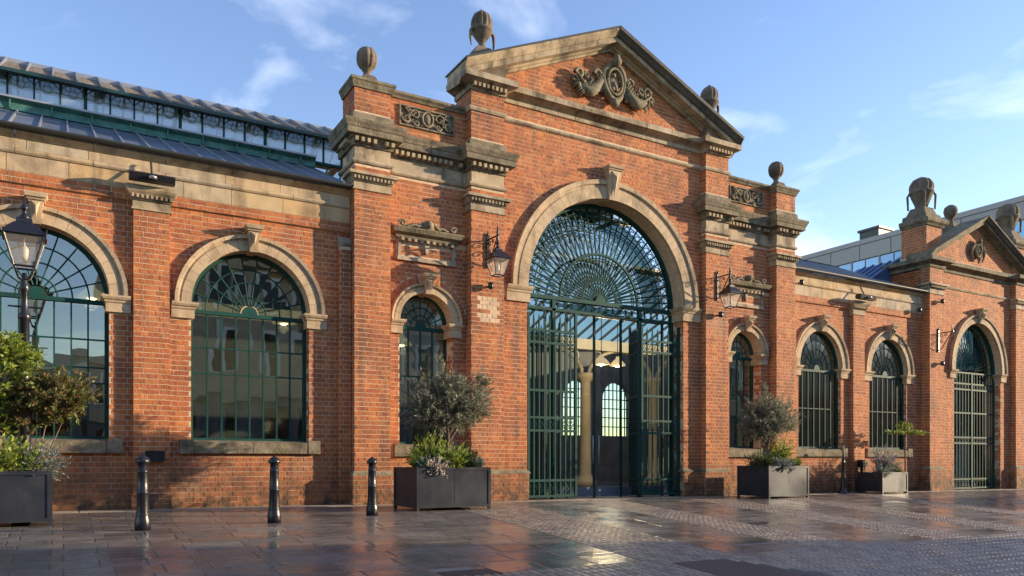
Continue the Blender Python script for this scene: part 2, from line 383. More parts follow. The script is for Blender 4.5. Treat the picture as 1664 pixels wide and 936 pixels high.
def ring(cx, r, ro, spring, yf, yb, n, rz=None, proud=.07, key=True, kw=.17, kh=None, parent=HALL):
    """stone arch ring of separate voussoirs with a stepped, moulded face and a keystone"""
    rz = rz or r; ex = ro - r
    sec = [(0, yb), (0, yf - proud), (ex * .58, yf - proud), (ex * .60, yf - proud + .014), (ex * .74, yf - proud + .014), (ex * .78, yf - proud - .035), (ex, yf - proud - .045), (ex, yf + .03)]
    ka = kw * .42 / r
    for side in (0, 1):
        a0, a1 = (pi, pi / 2 + ka) if side == 0 else (pi / 2 - ka, 0)
        for i in range(n):
            s, e = a0 + (a1 - a0) * i / n, a0 + (a1 - a0) * (i + 1) / n
            g = .0022 / r; s -= g; e += g
            vs = []
            for t in (0, .5, 1):
                a = s + (e - s) * t
                for o, y in sec: vs.append((cx + (r + o) * cos(a), y, spring + (rz + o) * sin(a)))
            q = len(sec); fs = []
            for k in (0, 1):
                fs += [(k * q + j, k * q + (j + 1) % q, (k + 1) * q + (j + 1) % q, (k + 1) * q + j) for j in range(q)]
            fs += [tuple(range(q - 1, -1, -1)), tuple(range(2 * q, 3 * q))]
            MB().add(vs, fs).build('voussoir', 'arch_stone', parent)
    kh = kh or ex + .18
    zt = spring + rz - .03; zk = zt + kh
    mb = MB(); w0, w1 = kw * .36, kw * .62; yk = yf - proud
    def fr(z, w, y): return [(cx - w, y, z), (cx + w, y, z), (cx + w, yb - .01 if z < spring + rz + .01 else yf + .02, z), (cx - w, yb - .01 if z < spring + rz + .01 else yf + .02, z)]
    for z0, w_0, y0, z1, w_1, y1 in ((zt, w0, yk - .06, zk - .1, w1, yk - .15), (zk - .1, w1 + .02, yk - .17, zk - .06, w1 + .03, yk - .19), (zk - .06, w1 + .045, yk - .21, zk, w1 + .06, yk - .23)):
        a, b = fr(z0, w_0, y0), fr(z1, w_1, y1)
        mb.add(a + b, [(0, 3, 2, 1), (4, 5, 6, 7), (0, 1, 5, 4), (1, 2, 6, 5), (2, 3, 7, 6), (3, 0, 4, 7)])
    kst = mb.build('keystone', 'arch_stone', parent)
    d = MB(); zl = zk - .12   # raised wedge carved on the keystone face
    d.add([(cx - w1 * .62, yk - .15, zl), (cx + w1 * .62, yk - .15, zl), (cx, yk - .10, zt + .08), (cx, yk - .215, (zl * .75 + zt * .25))],
          [(0, 1, 3), (1, 2, 3), (2, 0, 3)]).build('keystone_carving', 'arch_stone', kst)

IMP = [(-.02, 0), (.055, 0), (.055, .15), (.075, .17), (.075, .195), (.10, .215), (.12, .25), (.12, .28), (-.02, .28)]
def imposts(cx, r, spring, yf, yi, w=.33, prof=IMP):
    p = [(o, spring - .28 + z) for o, z in prof]
    sweep([(cx - r - w, yf), (cx - r, yf), (cx - r, yi)], p, 'impost', 'arch_stone', piece=2)
    sweep([(cx + r, yi), (cx + r, yf), (cx + r + w, yf)], p, 'impost', 'arch_stone', piece=2)

def window(cx, r, spring, sill, yw, ncol, rows, nsp, rings, rz=None, gm='glass', bar=.026, fr=.06, label=None, halfdisc=.17):
    """arched cast iron window: frame with panes, upright bars, spokes and rings"""
    rz = rz or r; trz = spring - .10
    mb = MB(); n = 28
    pts_o = [(cx - r, sill)] + [(cx + r * cos(pi - pi * i / n), spring + rz * sin(pi - pi * i / n)) for i in range(n + 1)] + [(cx + r, sill)]
    pts_i = [(cx - r + fr, sill + fr)] + [(cx + (r - fr) * cos(pi - pi * i / n), spring + (rz - fr) * sin(pi - pi * i / n)) for i in range(n + 1)] + [(cx + r - fr, sill + fr)]
    for i in range(len(pts_o) - 1): mb.prism([pts_o[i], pts_i[i], pts_i[i + 1], pts_o[i + 1]], yw - .05, yw + .04)
    mb.box(cx - r + fr, cx + r - fr, yw - .05, yw + .04, sill, sill + fr)
    w = mb.build('window', 'green', HALL)
    if label: w['label'] = label
    MB().box(cx - r + fr, cx + r - fr, yw - .055, yw + .03, trz - .035, trz + .035).build('transom', 'green', w)
    ri, rzi = r - fr, rz - fr
    x0, x1 = cx - ri, cx + ri
    zb = sill + fr
    for i in range(1, ncol):
        x = x0 + (x1 - x0) * i / ncol
        MB().box(x - bar * .5, x + bar * .5, yw - .03, yw + .012, zb, trz - .036).build('glazing_bar', 'green', w)
    zs = [zb] + sorted(rows) + [trz - .035]
    for z in rows: MB().box(x0, x1, yw - .024, yw + .010, z - bar * .5, z + bar * .5).build('glazing_bar', 'green', w)
    pm = {}
    for i in range(ncol):
        for j in range(len(zs) - 1):
            a, b = x0 + (x1 - x0) * i / ncol, x0 + (x1 - x0) * (i + 1) / ncol
            pw, ph = b - a - .004, zs[j + 1] - zs[j] - .004
            if j not in pm: pm[j] = MB().box(-pw / 2, pw / 2, -.002, .002, -ph / 2, ph / 2).mesh('pane', gm)
            o = obj('pane', pm[j], w, ((a + b) / 2, yw - .006, (zs[j] + zs[j + 1]) / 2)); o.rotation_euler = (U(-.006, .006), 0, U(-.009, .009))
    # fan
    rr = [halfdisc] + list(rings) + [1.0]
    z0 = trz + .03
    def P(a, k):
        return (cx + ri * k * cos(a), z0 + (spring + rzi - z0) * k * sin(a))
    for i in range(1, nsp):
        a = pi * i / nsp; k0 = rr[0] if i % 1 == 0 else rr[1]
        p, q = P(a, k0), P(a, 1.0)
        MB().tube([(p[0], yw - .008, p[1]), (q[0], yw - .008, q[1])], bar * .5, 4, smooth=False).build('spoke', 'green', w)
    for k in rings:
        MB().tube([(P(pi * i / 24, k)[0], yw - .012, P(pi * i / 24, k)[1]) for i in range(25)], bar * .5, 4, smooth=False).build('fan_ring', 'green', w)
    MB().prism([P(pi * i / 12, halfdisc * .85) for i in range(13)][::-1], yw - .035, yw + .01).build('fan_boss', 'green', w)
    for i in range(nsp):
        for j in range(len(rr) - 1):
            a0, a1 = pi * i / nsp, pi * (i + 1) / nsp
            c = P((a0 + a1) / 2, (rr[j] + rr[j + 1]) / 2)
            pl = [P(a0, rr[j]), P(a1, rr[j]), P((a1), rr[j + 1]), P((a0 + a1) / 2, rr[j + 1]), P(a0, rr[j + 1])]
            m_ = MB().prism([(x - c[0], z - c[1]) for x, z in pl][::-1], -.002, .002)
            o = m_.build('pane', gm, w, loc=(c[0], yw - .006, c[1])); o.rotation_euler = (U(-.012, .012), 0, U(-.012, .012))
    return w

def sillstone(cx, r, sill, yf, ov=.2, n=2):
    x0, x1 = cx - r - ov, cx + r + ov; xs = [x0, x0 + .24] + [x0 + .24 + (x1 - x0 - .48) * i / n for i in range(1, n)] + [x1 - .24, x1]
    for i in range(len(xs) - 1):
        a, b = xs[i] + .004, xs[i + 1] - .004; end = i in (0, len(xs) - 2)
        mb = MB()
        if end: mb.box(a, b, yf - .10, yf + .05, sill - .25, sill + .005)
        else: mb.prismx([(yf - .09, sill - .245), (yf - .09, sill - .04), (yf + .3, sill + .01), (yf + .3, sill - .245)], a, b)
        mb.build('sill', 'old_stone', HALL)

# ------------------------------------------------------------------ the hall: left and right wings
WB = .45   # wall thickness
def pilaster(x0, x1, yf=-.12, zt=5.22, y0=0.0):
    CORE.box(x0 + PR, x1 - PR, yf, y0, -.4, zt)
    front(yf, x0, x1, -.182, zt); side_l(x0 + PR, yf, y0, -.182, zt); side_r(x1 - PR, yf, y0, -.182, zt)
    # wider footing courses
    CORE.box(x0 - .03 + PR, x1 + .03 - PR, yf - .035, yf, -.4, .271)
    front(yf - .035, x0 - .03, x1 + .03, -.182, .274)
def capital(x0, x1, yf, yb, zt, ztop=None, dent=True, h=.40):
    p = [(o, zt - h + z) for o, z in [(-.02, 0), (.03, 0), (.03, .03), (.012, .035), (.012, .15), (.03, .16), (.05, .20), (.05, .24), (.10, .30), (.12, .34), (.12, h), (-.02, h)]]
    sweep([(x0, yb), (x0, yf), (x1, yf), (x1, yb)], p, 'capital', 'stone', piece=3)
    if dent:
        mb = MB(); w = x1 - x0 + .1; n = int(w / .075)
        for i in range(n): xx = x0 - .05 + w * (i + .5) / n; mb.box(xx - .018, xx + .018, yf - .095, yf - .04, zt - h + .19, zt - h + .25)
        mb.build('dentil_band', 'stone', HALL, kind='stuff')

def wing(x0, x1, bays, pil, bs):
    """bs: r, ro, spring, sill, rz"""
    r, ro, sp, sl, rz = bs
    holes = [arch_hole(c, r, sp, sl, rz, w=(ro - r) * .6) for c in bays]
    edges = [x0] + [(bays[i] + bays[i + 1]) / 2 for i in range(len(bays) - 1)] + [x1]
    for i, c in enumerate(bays): core_arch(edges[i], edges[i + 1], -.4, 6.17, c, r, sp, sl - .25, 0, WB, rz)
    front(0, x0, x1, -.182, 5.37, holes)
    # projecting courses under the frieze
    CORE.box(x0, x1, -.045, .1, 5.372, 5.55); front(-.045, x0, x1, 5.36, 5.56)
    for c in bays:
        side_l(c + r + PR - .001, 0, .25, sl, sp - .28); side_r(c - r - PR + .001, 0, .25, sl, sp - .28)
        ring(c, r, ro, sp, 0, .27, 9, rz); imposts(c, r, sp, 0, .27); sillstone(c, r, sl, 0)
    for a, b in pil: pilaster(a, b); capital(a, b, -.12, 0, 5.60)
    # stone frieze, fillet, upper frieze, cornice
    def blocks(za, zb, y, seg, m='frieze_stone'):
        x = x0
        while x < x1 - .05:
            w = min(U(*seg), x1 - x)
            if x1 - x - w < .35: w = x1 - x
            MB().box(x + .004, x + w - .004, y, .12, za + .003, zb - .003).build('frieze_block', m, HALL); x += w
    blocks(5.552, 5.84, -.05, (.75, 1.05)); blocks(5.93, 6.09, -.06, (.8, 1.3))
    sweep([(x0, 0), (x1, 0)], [(-.05, 5.84), (.07, 5.84), (.09, 5.87), (.09, 5.90), (.06, 5.93), (-.05, 5.93)], 'string_course', 'frieze_stone', piece=1.1)
    sweep([(x0, 0), (x1, 0)], [(-.05, 6.09), (.08, 6.09), (.10, 6.11), (.14, 6.14), (.17, 6.165), (.17, 6.19), (-.05, 6.19)], 'cornice_stone', 'frieze_stone', piece=1.1)
    MB().prismx([(-.24 + .06 * cos(a), 6.25 + .06 * sin(a)) for a in [pi + pi * i / 8 for i in range(9)]] + [(-.19, 6.25), (-.24, 6.21), (-.29, 6.25)], x0, x1).build('gutter', 'gutter', HALL)

LB = (1.07, 1.355, 3.68, 1.22, 1.07)
wing(-10.75, 4.97, [-10.75 + 3.45 - 3.4, -7.25, -3.8, -.35, 3.10][1:], [(-9.1, -8.52), (-5.65, -5.07), (-2.365, -1.785), (1.085, 1.665)], LB)
RB = (.93, 1.20, 3.55, 1.20, 1.06)
wing(17.6, 24.1, [19.1, 22.3], [(20.45, 20.98)], RB)
window(-7.25, 1.07, 3.68, 1.20, .25, 8, [1.72, 2.2, 2.45, 2.93], 10, (.36, .62, .82))
window(-3.8, 1.07, 3.68, 1.20, .25, 8, [1.72, 2.2, 2.45, 2.93], 10, (.36, .62, .82))
window(-.35, 1.07, 3.68, 1.20, .25, 8, [2.18, 2.45, 2.93], 10, (.30, .52, .77))
window(3.10, 1.07, 3.68, 1.20, .25, 8, [2.45, 2.93], 11, (.30, .56, .78), label='arched window between the pilaster and the entrance tower, reflecting a buff street front')
window(19.1, .93, 3.55, 1.18, .14, 7, [2.35], 10, (.34, .58, .8), rz=1.06, gm='glass_right')
window(22.3, .93, 3.55, 1.18, .14, 7, [2.35], 10, (.34, .58, .8), rz=1.06, gm='glass_right')
# narrow buttress strip beside each tower, with a sloped top
for a, b in ((4.74, 4.97), (17.68, 17.92)):
    CORE.box(a + PR, b - PR, -.14, .02, -.4, 5.07); front(-.14, a, b, -.182, 5.07); side_l(a + PR, -.14, 0, -.182, 5.07)
    MB().prismx([(-.16, 5.07), (-.16, 5.10), (.0, 5.28), (.0, 5.07)], a - .01, b + .01).build('buttress_cap', 'stone', HALL)

# ------------------------------------------------------------------ entrance pavilion
C = 11.33
YT = -.30; YR = -.05; YC = -.12
def tower_pier(a, b, yb, ztop):
    CORE.box(a + PR, b - PR, YT, yb, -.4, 7.08)
    front(YT, a, b, -.182, ztop); side_l(a + PR, YT, .1, -.182, ztop); side_r(b - PR, YT, .0, -.182, ztop)
    # plinth
    p = [(-.02, -.4), (.035, -.4), (.035, .52), (.03, .56), (.0, .60), (-.02, .60)]
    CORE.box(a - .05 + PR, b + .05 - PR, YT - .05, YT, -.4, .546); front(YT - .05, a - .05, b + .05, -.182, .546)
    CORE.box(a - .05 + PR, a + PR, YT, 0, -.4, .546); side_l(a - .05 + PR, YT, .0, -.182, .546)
    sweep([(a, .0), (a, YT), (b, YT), (b, .0)], [(-.02, .546), (.05, .546), (.05, .57), (.01, .63), (-.02, .63)], 'plinth_cap', 'old_stone', piece=3)
for sgn in (-1, 1):
    def mx_(a, b): return (C + sgn * a, C + sgn * b) if sgn > 0 else (C - b, C - a)
    ta, tb = mx_(5.60, 6.35); pa, pb = mx_(2.98, 3.78); ra, rb = mx_(3.78, 5.60)
    if sgn < 0: pass
    tower_pier(ta, tb, .45, 6.28); tower_pier(pa, pb, .45, 6.28)
    capital(ta, tb, YT, .1, 6.46, h=.28); capital(pa, pb, YT, .1, 6.46, h=.28)
    for a, b in ((ta, tb), (pa, pb)):
        front(YT, a, b, 6.45, 6.71); side_l(a + PR, YT, .1, 6.45, 6.71)
    # recess wall with the small window
    sc = (ra + rb) / 2 - .02; sr = .60
    core_arch(ra, rb, -.4, 8.3, sc, sr, 3.74, .93, YR, WB)
    front(YR, ra, rb, -.182, 6.71, [arch_hole(sc, sr, 3.74, 1.18, w=.36, iw=.2), rect_hole(ra, rb, 5.0, 5.45)])
    front(YR, ra, rb, 4.988, 5.418, [rect_hole(sc - .67, sc + .67, 5.0, 5.5)])
    front(YR, sc - .58, sc + .58, 5.074, 5.36, [])
    side_l(sc + sr + PR, YR, .3, 1.18, 3.46); side_r(sc - sr - PR, YR, .3, 1.18, 3.46)
    ring(sc, sr, .80, 3.74, YR, .3, 7, proud=.06, kw=.15, kh=.4); imposts(sc, sr, 3.74, YR, .3, w=.2); sillstone(sc, sr, 1.18, YR, ov=.14, n=1)
    # relieving arch of bricks on edge round the ring
    for i in range(34):
        a = pi * (i + .5) / 34
        if abs(a - pi / 2) < .17: continue
        q = [(sc + rr_ * cos(a + da), 3.74 + rr_ * sin(a + da)) for rr_, da in ((.81, -.040), (.945, -.040), (.945, .040), (.81, .040))]
        MB().prism([q[0], q[1], q[2], q[3]], YR - PR, YR + .01).build('arch_brick', 'brick', HALL)
    window(sc, sr, 3.74, 1.18, .27, 4, [1.9, 2.62], 8, (.42, .68), fr=.05, halfdisc=.28)
    # hooded tablet above
    hd = [(-.02, 5.42), (.03, 5.42), (.05, 5.45), (.05, 5.48), (.14, 5.52), (.16, 5.56), (.18, 5.60), (.18, 5.62), (-.02, 5.66)]
    sweep([(sc - .68, YR), (sc - .67, YR - .03), (sc + .67, YR - .03), (sc + .68, YR)], hd, 'hood_mould', 'old_stone', piece=3)
    fb = MB()
    fb.box(sc - .64, sc - .58, YR - .045, YR + .02, 5.05, 5.42); fb.box(sc + .58, sc + .64, YR - .045, YR + .02, 5.05, 5.42)
    fb.box(sc - .66, sc + .66, YR - .06, YR + .02, 4.97, 5.05); fb.prism([(sc - .06, 5.36), (sc + .06, 5.36), (sc + .02, 5.15), (sc - .02, 5.15)][::-1], YR - .05, YR + .01)
    for i in range(9): xx = sc - .56 + 1.12 * i / 8; fb.box(xx - .03, xx + .03, YR - .12, YR, 5.36, 5.42)
    fb.build('tablet_frame', 'stone', HALL)
    oc = MB()
    oc.ball((sc, YR - .12, 5.72), .13, .07, .12); oc.ball((sc, YR - .17, 5.74), .07, .06, .08)
    for q in (-1, 1):
        oc.tube([(sc + q * (.12 + .34 * t), YR - .12, 5.66 + .10 * (1 - t) * abs(cos(t * 5))) for t in [i / 8 for i in range(9)]], [.035 * (1.2 - .5 * i / 8) for i in range(9)], 6)
        oc.tube([(sc + q * (.58 + (.085 - .01 * i / 2) * cos(i * .7)), YR - .12, 5.71 + (.075 - .006 * i) * sin(i * .7)) for i in range(11)], .024, 6)
    oc.build('hood_carving', 'old_stone', HALL)
    # entablature: frieze stones
    for a, b, y in ((ta, tb, YT), (pa, pb, YT), (ra, rb, YR)):
        MB().box(a + .004, b - .004, y - .012 if y == YT else y - .02, .2, 6.78, 7.04).build('frieze_block', 'stone', HALL)
        if y == YT: pass
    if sgn < 0: path = [(ta, .6), (ta, YT), (tb, YT), (tb, YR), (pa, YR), (pa, YT), (pb, YT), (pb, YC)]
    else: path = [(pa, YC), (pa, YT), (pb, YT), (pb, YR), (ta, YR), (ta, YT), (tb, YT), (tb, .6)]
    sweep(path, [(-.03, 6.70), (.03, 6.70), (.05, 6.73), (.05, 6.76), (.02, 6.79), (-.03, 6.79)], 'string_course', 'stone', piece=1.2)
    sweep(path, [(-.03, 7.035), (.04, 7.035), (.05, 7.06), (.05, 7.16), (.09, 7.17), (.10, 7.20), (.19, 7.21), (.20, 7.32), (.215, 7.33), (.23, 7.37), (.255, 7.42), (.265, 7.47), (.05, 7.54), (-.03, 7.54)], 'cornice_stone', 'old_stone', piece=1.0)
    dn = MB()
    for a, b, y in ((ta, tb, YT), (pa, pb, YT), (ra + .12, rb - .12, YR)):
        w = b - a + .12 if y == YT else b - a; st = a - .06 if y == YT else a; n = int(w / .12)
        for i in range(n):
            if R() < .12: continue
            xx = st + w * (i + .5) / n; dn.box(xx - .032, xx + .032, y - .16, y - .03, 7.085, 7.165)
    for yy in (-.2, -.08, .04, .16): dn.box(ta - .16, ta - .03, yy - .03, yy + .03, 7.085, 7.165) if sgn < 0 else None
    dn.build('dentil_band', 'stone', HALL, kind='stuff')
    # blocking course and tower block with its finial
    for a, b in ((ta, tb), (pa, pb)):
        sweep([(a - .02, .35), (a - .02, YT - .02), (b + .02, YT - .02), (b + .02, .2)], [(-.06, 7.52), (.03, 7.52), (.03, 7.66), (.0, 7.70), (-.06, 7.70)], 'blocking_course', 'old_stone', piece=3)
    CORE.box(ta + PR, tb - PR, YT, .42, 7.0, 8.2); CORE.box(pa + PR, pb - PR, YT, .42, 7.0, 8.82)
    front(YT, ta, tb, 7.65, 8.19); side_l(ta + PR, YT, .42, 7.65, 8.19); side_r(tb - PR, YT, .42, 7.65, 8.19)
    front(YT, pa, pb, 7.65, 8.76); side_l(pa + PR, YT, .42, 7.65, 8.76); side_r(pb - PR, YT, .42, 7.65, 8.76)
    cap = [(ta - 0, .42), (ta, YT), (tb, YT), (tb, .42)]
    sweep(cap, [(-.02, 8.19), (.03, 8.19), (.04, 8.23), (.05, 8.25), (.07, 8.30), (.09, 8.32), (.09, 8.37), (-.02, 8.41)], 'cap_stone', 'old_stone', piece=3)
    tx = (ta + tb) / 2; ty = .04
    MB().box(ta + .01, tb - .01, YT + .01, .41, 8.36, 8.415).build('cap_stone', 'old_stone', HALL)
    fn = MB(); fn.prism([(tx - .22, 8.42), (tx + .22, 8.42), (tx + .10, 8.56), (tx - .10, 8.56)][::-1], ty - .2, ty + .2)
    fn.lathe([(.15, 0), (.13, .03), (.075, .09), (.07, .16), (.10, .185), (.10, .21), (.14, .24), (.19, .32), (.207, .42), (.195, .52), (.14, .61), (.06, .65), (.0, .66)], (tx, ty, 8.54), 80, rib=(.22, .62, 10, .13))
    fn.build('ball_finial', 'urn_stone', HALL)
    # parapet with carved panel
    front(YR, ra, rb, 7.48, 8.30, [rect_hole(sc - .62, sc + .64, 7.74, 8.19)])
    sweep([(ra, YR), (rb, YR)], [(-.3, 8.28), (.03, 8.28), (.05, 8.32), (.09, 8.36), (.09, 8.41), (-.3, 8.45)], 'coping_stone', 'old_stone', piece=.9)
    sweep([(pa, .42), (pa, YT), (pb, YT), (pb, YC)] if sgn < 0 else [(pa, YC), (pa, YT), (pb, YT), (pb, .42)], [(-.02, 8.31), (.03, 8.31), (.05, 8.35), (.05, 8.39), (.0, 8.42), (-.02, 8.42)], 'string_course', 'stone', piece=3)
    pn = MB(); x0, x1, z0, z1 = sc - .61, sc + .63, 7.75, 8.18
    pn.box(x0, x1, YR - .004, YR + .03, z0, z1)
    for q in ((x0, x1, z0, z0 + .03), (x0, x1, z1 - .03, z1), (x0, x0 + .03, z0 + .03, z1 - .03), (x1 - .03, x1, z0 + .03, z1 - .03)): pn.box(q[0], q[1], YR - .045, YR, q[2], q[3])
    cp = pn.build('carved_panel', 'old_stone', HALL)
    cv = MB(); mx0 = (x0 + x1) / 2; mz = (z0 + z1) / 2
    cv.tube([(mx0 + .12 * cos(i * pi / 8), YR - .05, mz + .15 * sin(i * pi / 8)) for i in range(17)], .026, 6); cv.ball((mx0, YR - .04, mz), .075, .05, .10)
    for q in (-1, 1):
        for s2, cx_, cz_, rr_ in ((1, .27, .05, .11), (-1, .47, -.06, .10), (1, .44, .12, .06), (-1, .25, -.12, .07)):
            cv.tube([(mx0 + q * (cx_ + rr_ * (1 - i / 16) * cos(i * .62)), YR - .045, mz + cz_ + s2 * rr_ * (1 - i / 16) * sin(i * .62)) for i in range(13)], [.026 * (1 - i / 20) for i in range(13)], 5)
        for k in range(5): cv.ball((mx0 + q * U(.18, .56), YR - .03, mz + U(-.15, .15)), .045, .035, .03)
    cv.build('scroll_carving', 'old_stone', cp)
    # urn on the pediment shoulder
    px = (pa + pb) / 2
    ub = MB(); ub.add([(px - .42, -.36, 9.08), (px + .42, -.36, 9.08), (px + .42, .36, 9.08), (px - .42, .36, 9.08), (px - .42, -.36, 9.5), (px + .42, -.36, 9.5), (px + .42, .36, 9.5), (px - .42, .36, 9.5)], [(0, 3, 2, 1), (4, 5, 6, 7), (0, 1, 5, 4), (1, 2, 6, 5), (2, 3, 7, 6), (3, 0, 4, 7)])
    ub.add([(px - .38, -.36, 9.5), (px + .38, -.36, 9.5), (px + .38, .30, 9.5), (px - .38, .30, 9.5), (px - .16, -.16, 9.82), (px + .16, -.16, 9.82), (px + .16, .16, 9.82), (px - .16, .16, 9.82)], [(4, 5, 6, 7), (0, 1, 5, 4), (1, 2, 6, 5), (2, 3, 7, 6), (3, 0, 4, 7)])
    ub.lathe([(.15, 0), (.12, .04), (.07, .10), (.07, .16), (.13, .24), (.20, .34), (.215, .38), (.245, .40), (.245, .45), (.21, .47), (.225, .56), (.215, .66), (.17, .76), (.09, .83), (.04, .85), (.03, .88), (0, .89)], (px, -.02, 9.80), 84, rib=(.47, .80, 12, .16))
    for q in (-1, 1): ub.tube([(px + q * .23, -.05, 10.24), (px + q * .28, -.05, 10.16), (px + q * .29, -.05, 10.0), (px + q * .27, -.05, 9.84)], [.03, .04, .03, .012], 6)
    ub.build('urn', 'urn_stone', HALL)

# centre wall with the great arch
AC, AR, ARO, ASP = 11.38, 2.33, 2.76, 4.74
core_arch(C - 3.0, C + 3.0, -.4, 8.79, AC, AR, ASP, -.4, YC, WB)
ahole = arch_hole(AC, AR, ASP, -1, w=.2, iw=.60)
front(YC, C - 2.98, C + 2.98, -.182, 8.77, [ahole, rect_hole(C - 3, C + 3, 8.33, 8.42)])
CORE.box(C - 2.98, AC - AR + .02, YC - .05, YC, -.4, .546); front(YC - .05, C - 2.98, AC - AR + .02, -.182, .546)
CORE.box(AC + AR - .02, C + 2.98, YC - .05, YC, -.4, .546); front(YC - .05, AC + AR - .02, C + 2.98, -.182, .546)
sweep([(C - 2.98, YC), (AC - AR, YC), (AC - AR, .1)], [(-.02, .546), (.06, .546), (.06, .57), (.01, .63), (-.02, .63)], 'plinth_cap', 'old_stone', piece=3)
sweep([(AC + AR, .1), (AC + AR, YC), (C + 2.98, YC)], [(-.02, .546), (.06, .546), (.06, .57), (.01, .63), (-.02, .63)], 'plinth_cap', 'old_stone', piece=3)
side_l(AC + AR + PR, YC, .34, -.182, ASP - .28); side_r(AC - AR - PR, YC, .34, -.182, ASP - .28)
ring(AC, AR, ARO, ASP, YC, .36, 22, proud=.07, kw=.30, kh=.78)
imposts(AC, AR, ASP, YC, .34, w=.55, prof=[(o, z * 1.25 - .07) for o, z in IMP])
sweep([(C - 2.98, YC), (C + 2.98, YC)], [(-.03, 8.33), (.02, 8.33), (.05, 8.36), (.06, 8.40), (.0, 8.43), (-.03, 8.43)], 'string_course', 'stone', piece=1.1)
# pediment
PW = 3.78; ZP = 8.75; SL = .435
mo = [(-.03, ZP), (.04, ZP), (.05, ZP + .04), (.05, ZP + .10), (.16, ZP + .15), (.24, ZP + .18), (.25, ZP + .30), (.05, ZP + .33), (-.03, ZP + .33)]
pth = [(C - PW, .42), (C - PW, YT), (C - 2.98, YT), (C - 2.98, YC), (C + 2.98, YC), (C + 2.98, YT), (C + PW, YT), (C + PW, .42)]
sweep(pth, mo, 'cornice_stone', 'stone', piece=1.0)
dn = MB()
for a, b in ((C - PW, C - 2.98), (C + 2.98, C + PW)):
    for i in range(8): xx = a - .02 + (b - a + .04) * (i + .5) / 8; dn.box(xx - .028, xx + .028, YT - .15, YT - .02, ZP + .04, ZP + .12)
dn.build('dentil_band', 'stone', HALL, kind='stuff')
CORE.prism([(C - PW, 8.8), (C + PW, 8.8), (C + PW, 9.0), (C, 9.0 + PW * SL), (C - PW, 9.0)], YC, .45)
def tri(z):
    if z < 9.05: return [(C - 2.98, C + 2.98)]
    q = PW + .22 - (z - 9.02) / SL
    return [(C - q, C + q)]
front(YC, C - PW, C + PW, 9.08, 10.9, base=tri)
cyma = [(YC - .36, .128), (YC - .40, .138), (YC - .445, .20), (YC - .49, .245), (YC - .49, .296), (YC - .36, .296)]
def rake(cx, hw, zb, sl, yf, name_m='stone', sect=None, nst=6, m2='old_stone', yback=.45):
    """raking cornice on both slopes, cut into stones; section in (y, height above slope line)"""
    for q in (-1, 1):
        L_ = sqrt(1 + sl * sl)
        for i in range(nst):
            a, b = hw * (1 - i / nst), hw * (1 - (i + 1) / nst)
            a -= 0 if i == 0 else .004
            b += .004 if i < nst - 1 else 0
            vs = []
            for d in (a, b):
                zc = zb + (hw - d) * sl
                for y, h in sect: vs.append((cx + q * d, y, zc + h * L_))
            n = len(sect)
            MB().add(vs, [(j, j + n, (j + 1) % n + n, (j + 1) % n) for j in range(n)] + [tuple(range(n - 1, -1, -1)), tuple(range(n, 2 * n))]).build('raking_cornice_stone', name_m, HALL)
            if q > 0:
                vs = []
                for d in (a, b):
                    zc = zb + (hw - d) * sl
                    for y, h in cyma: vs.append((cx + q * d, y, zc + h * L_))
                n2 = len(cyma); MB().add(vs, [(j, j + n2, (j + 1) % n2 + n2, (j + 1) % n2) for j in range(n2)] + [tuple(range(n2 - 1, -1, -1)), tuple(range(n2, 2 * n2))]).build('raking_cyma', 'dark_stone', HALL)  # right slope's cyma only, in darker stone than the rest of the cornice
sec = [(YC + .02, -.06), (YC - .09, -.06), (YC - .10, -.02), (YC - .16, .0), (YC - .17, .03), (YC - .34, .04), (YC - .35, .14), (YC - .38, .15), (YC - .42, .20), (YC - .47, .25), (YC - .47, .29), (YC + .5, .29), (YC + .5, .0)]
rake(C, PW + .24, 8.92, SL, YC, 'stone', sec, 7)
# lead capping over the raking cornice
for q in (-1, 1):
    d0 = PW + .27
    vs = []
    for d in (d0, 0):
        zc = 8.92 + (PW + .24 - d) * SL
        for y, h in ((YC - .49, .292 * 1.09), (YC - .49, .325 * 1.09), (YC + .55, .325 * 1.09), (YC + .55, .292 * 1.09)): vs.append((C + q * d, y, zc + h))
    MB().add(vs, [(0, 1, 5, 4), (1, 2, 6, 5), (2, 3, 7, 6), (3, 0, 4, 7), (0, 3, 2, 1), (4, 5, 6, 7)]).build('lead_capping', 'gutter', HALL)
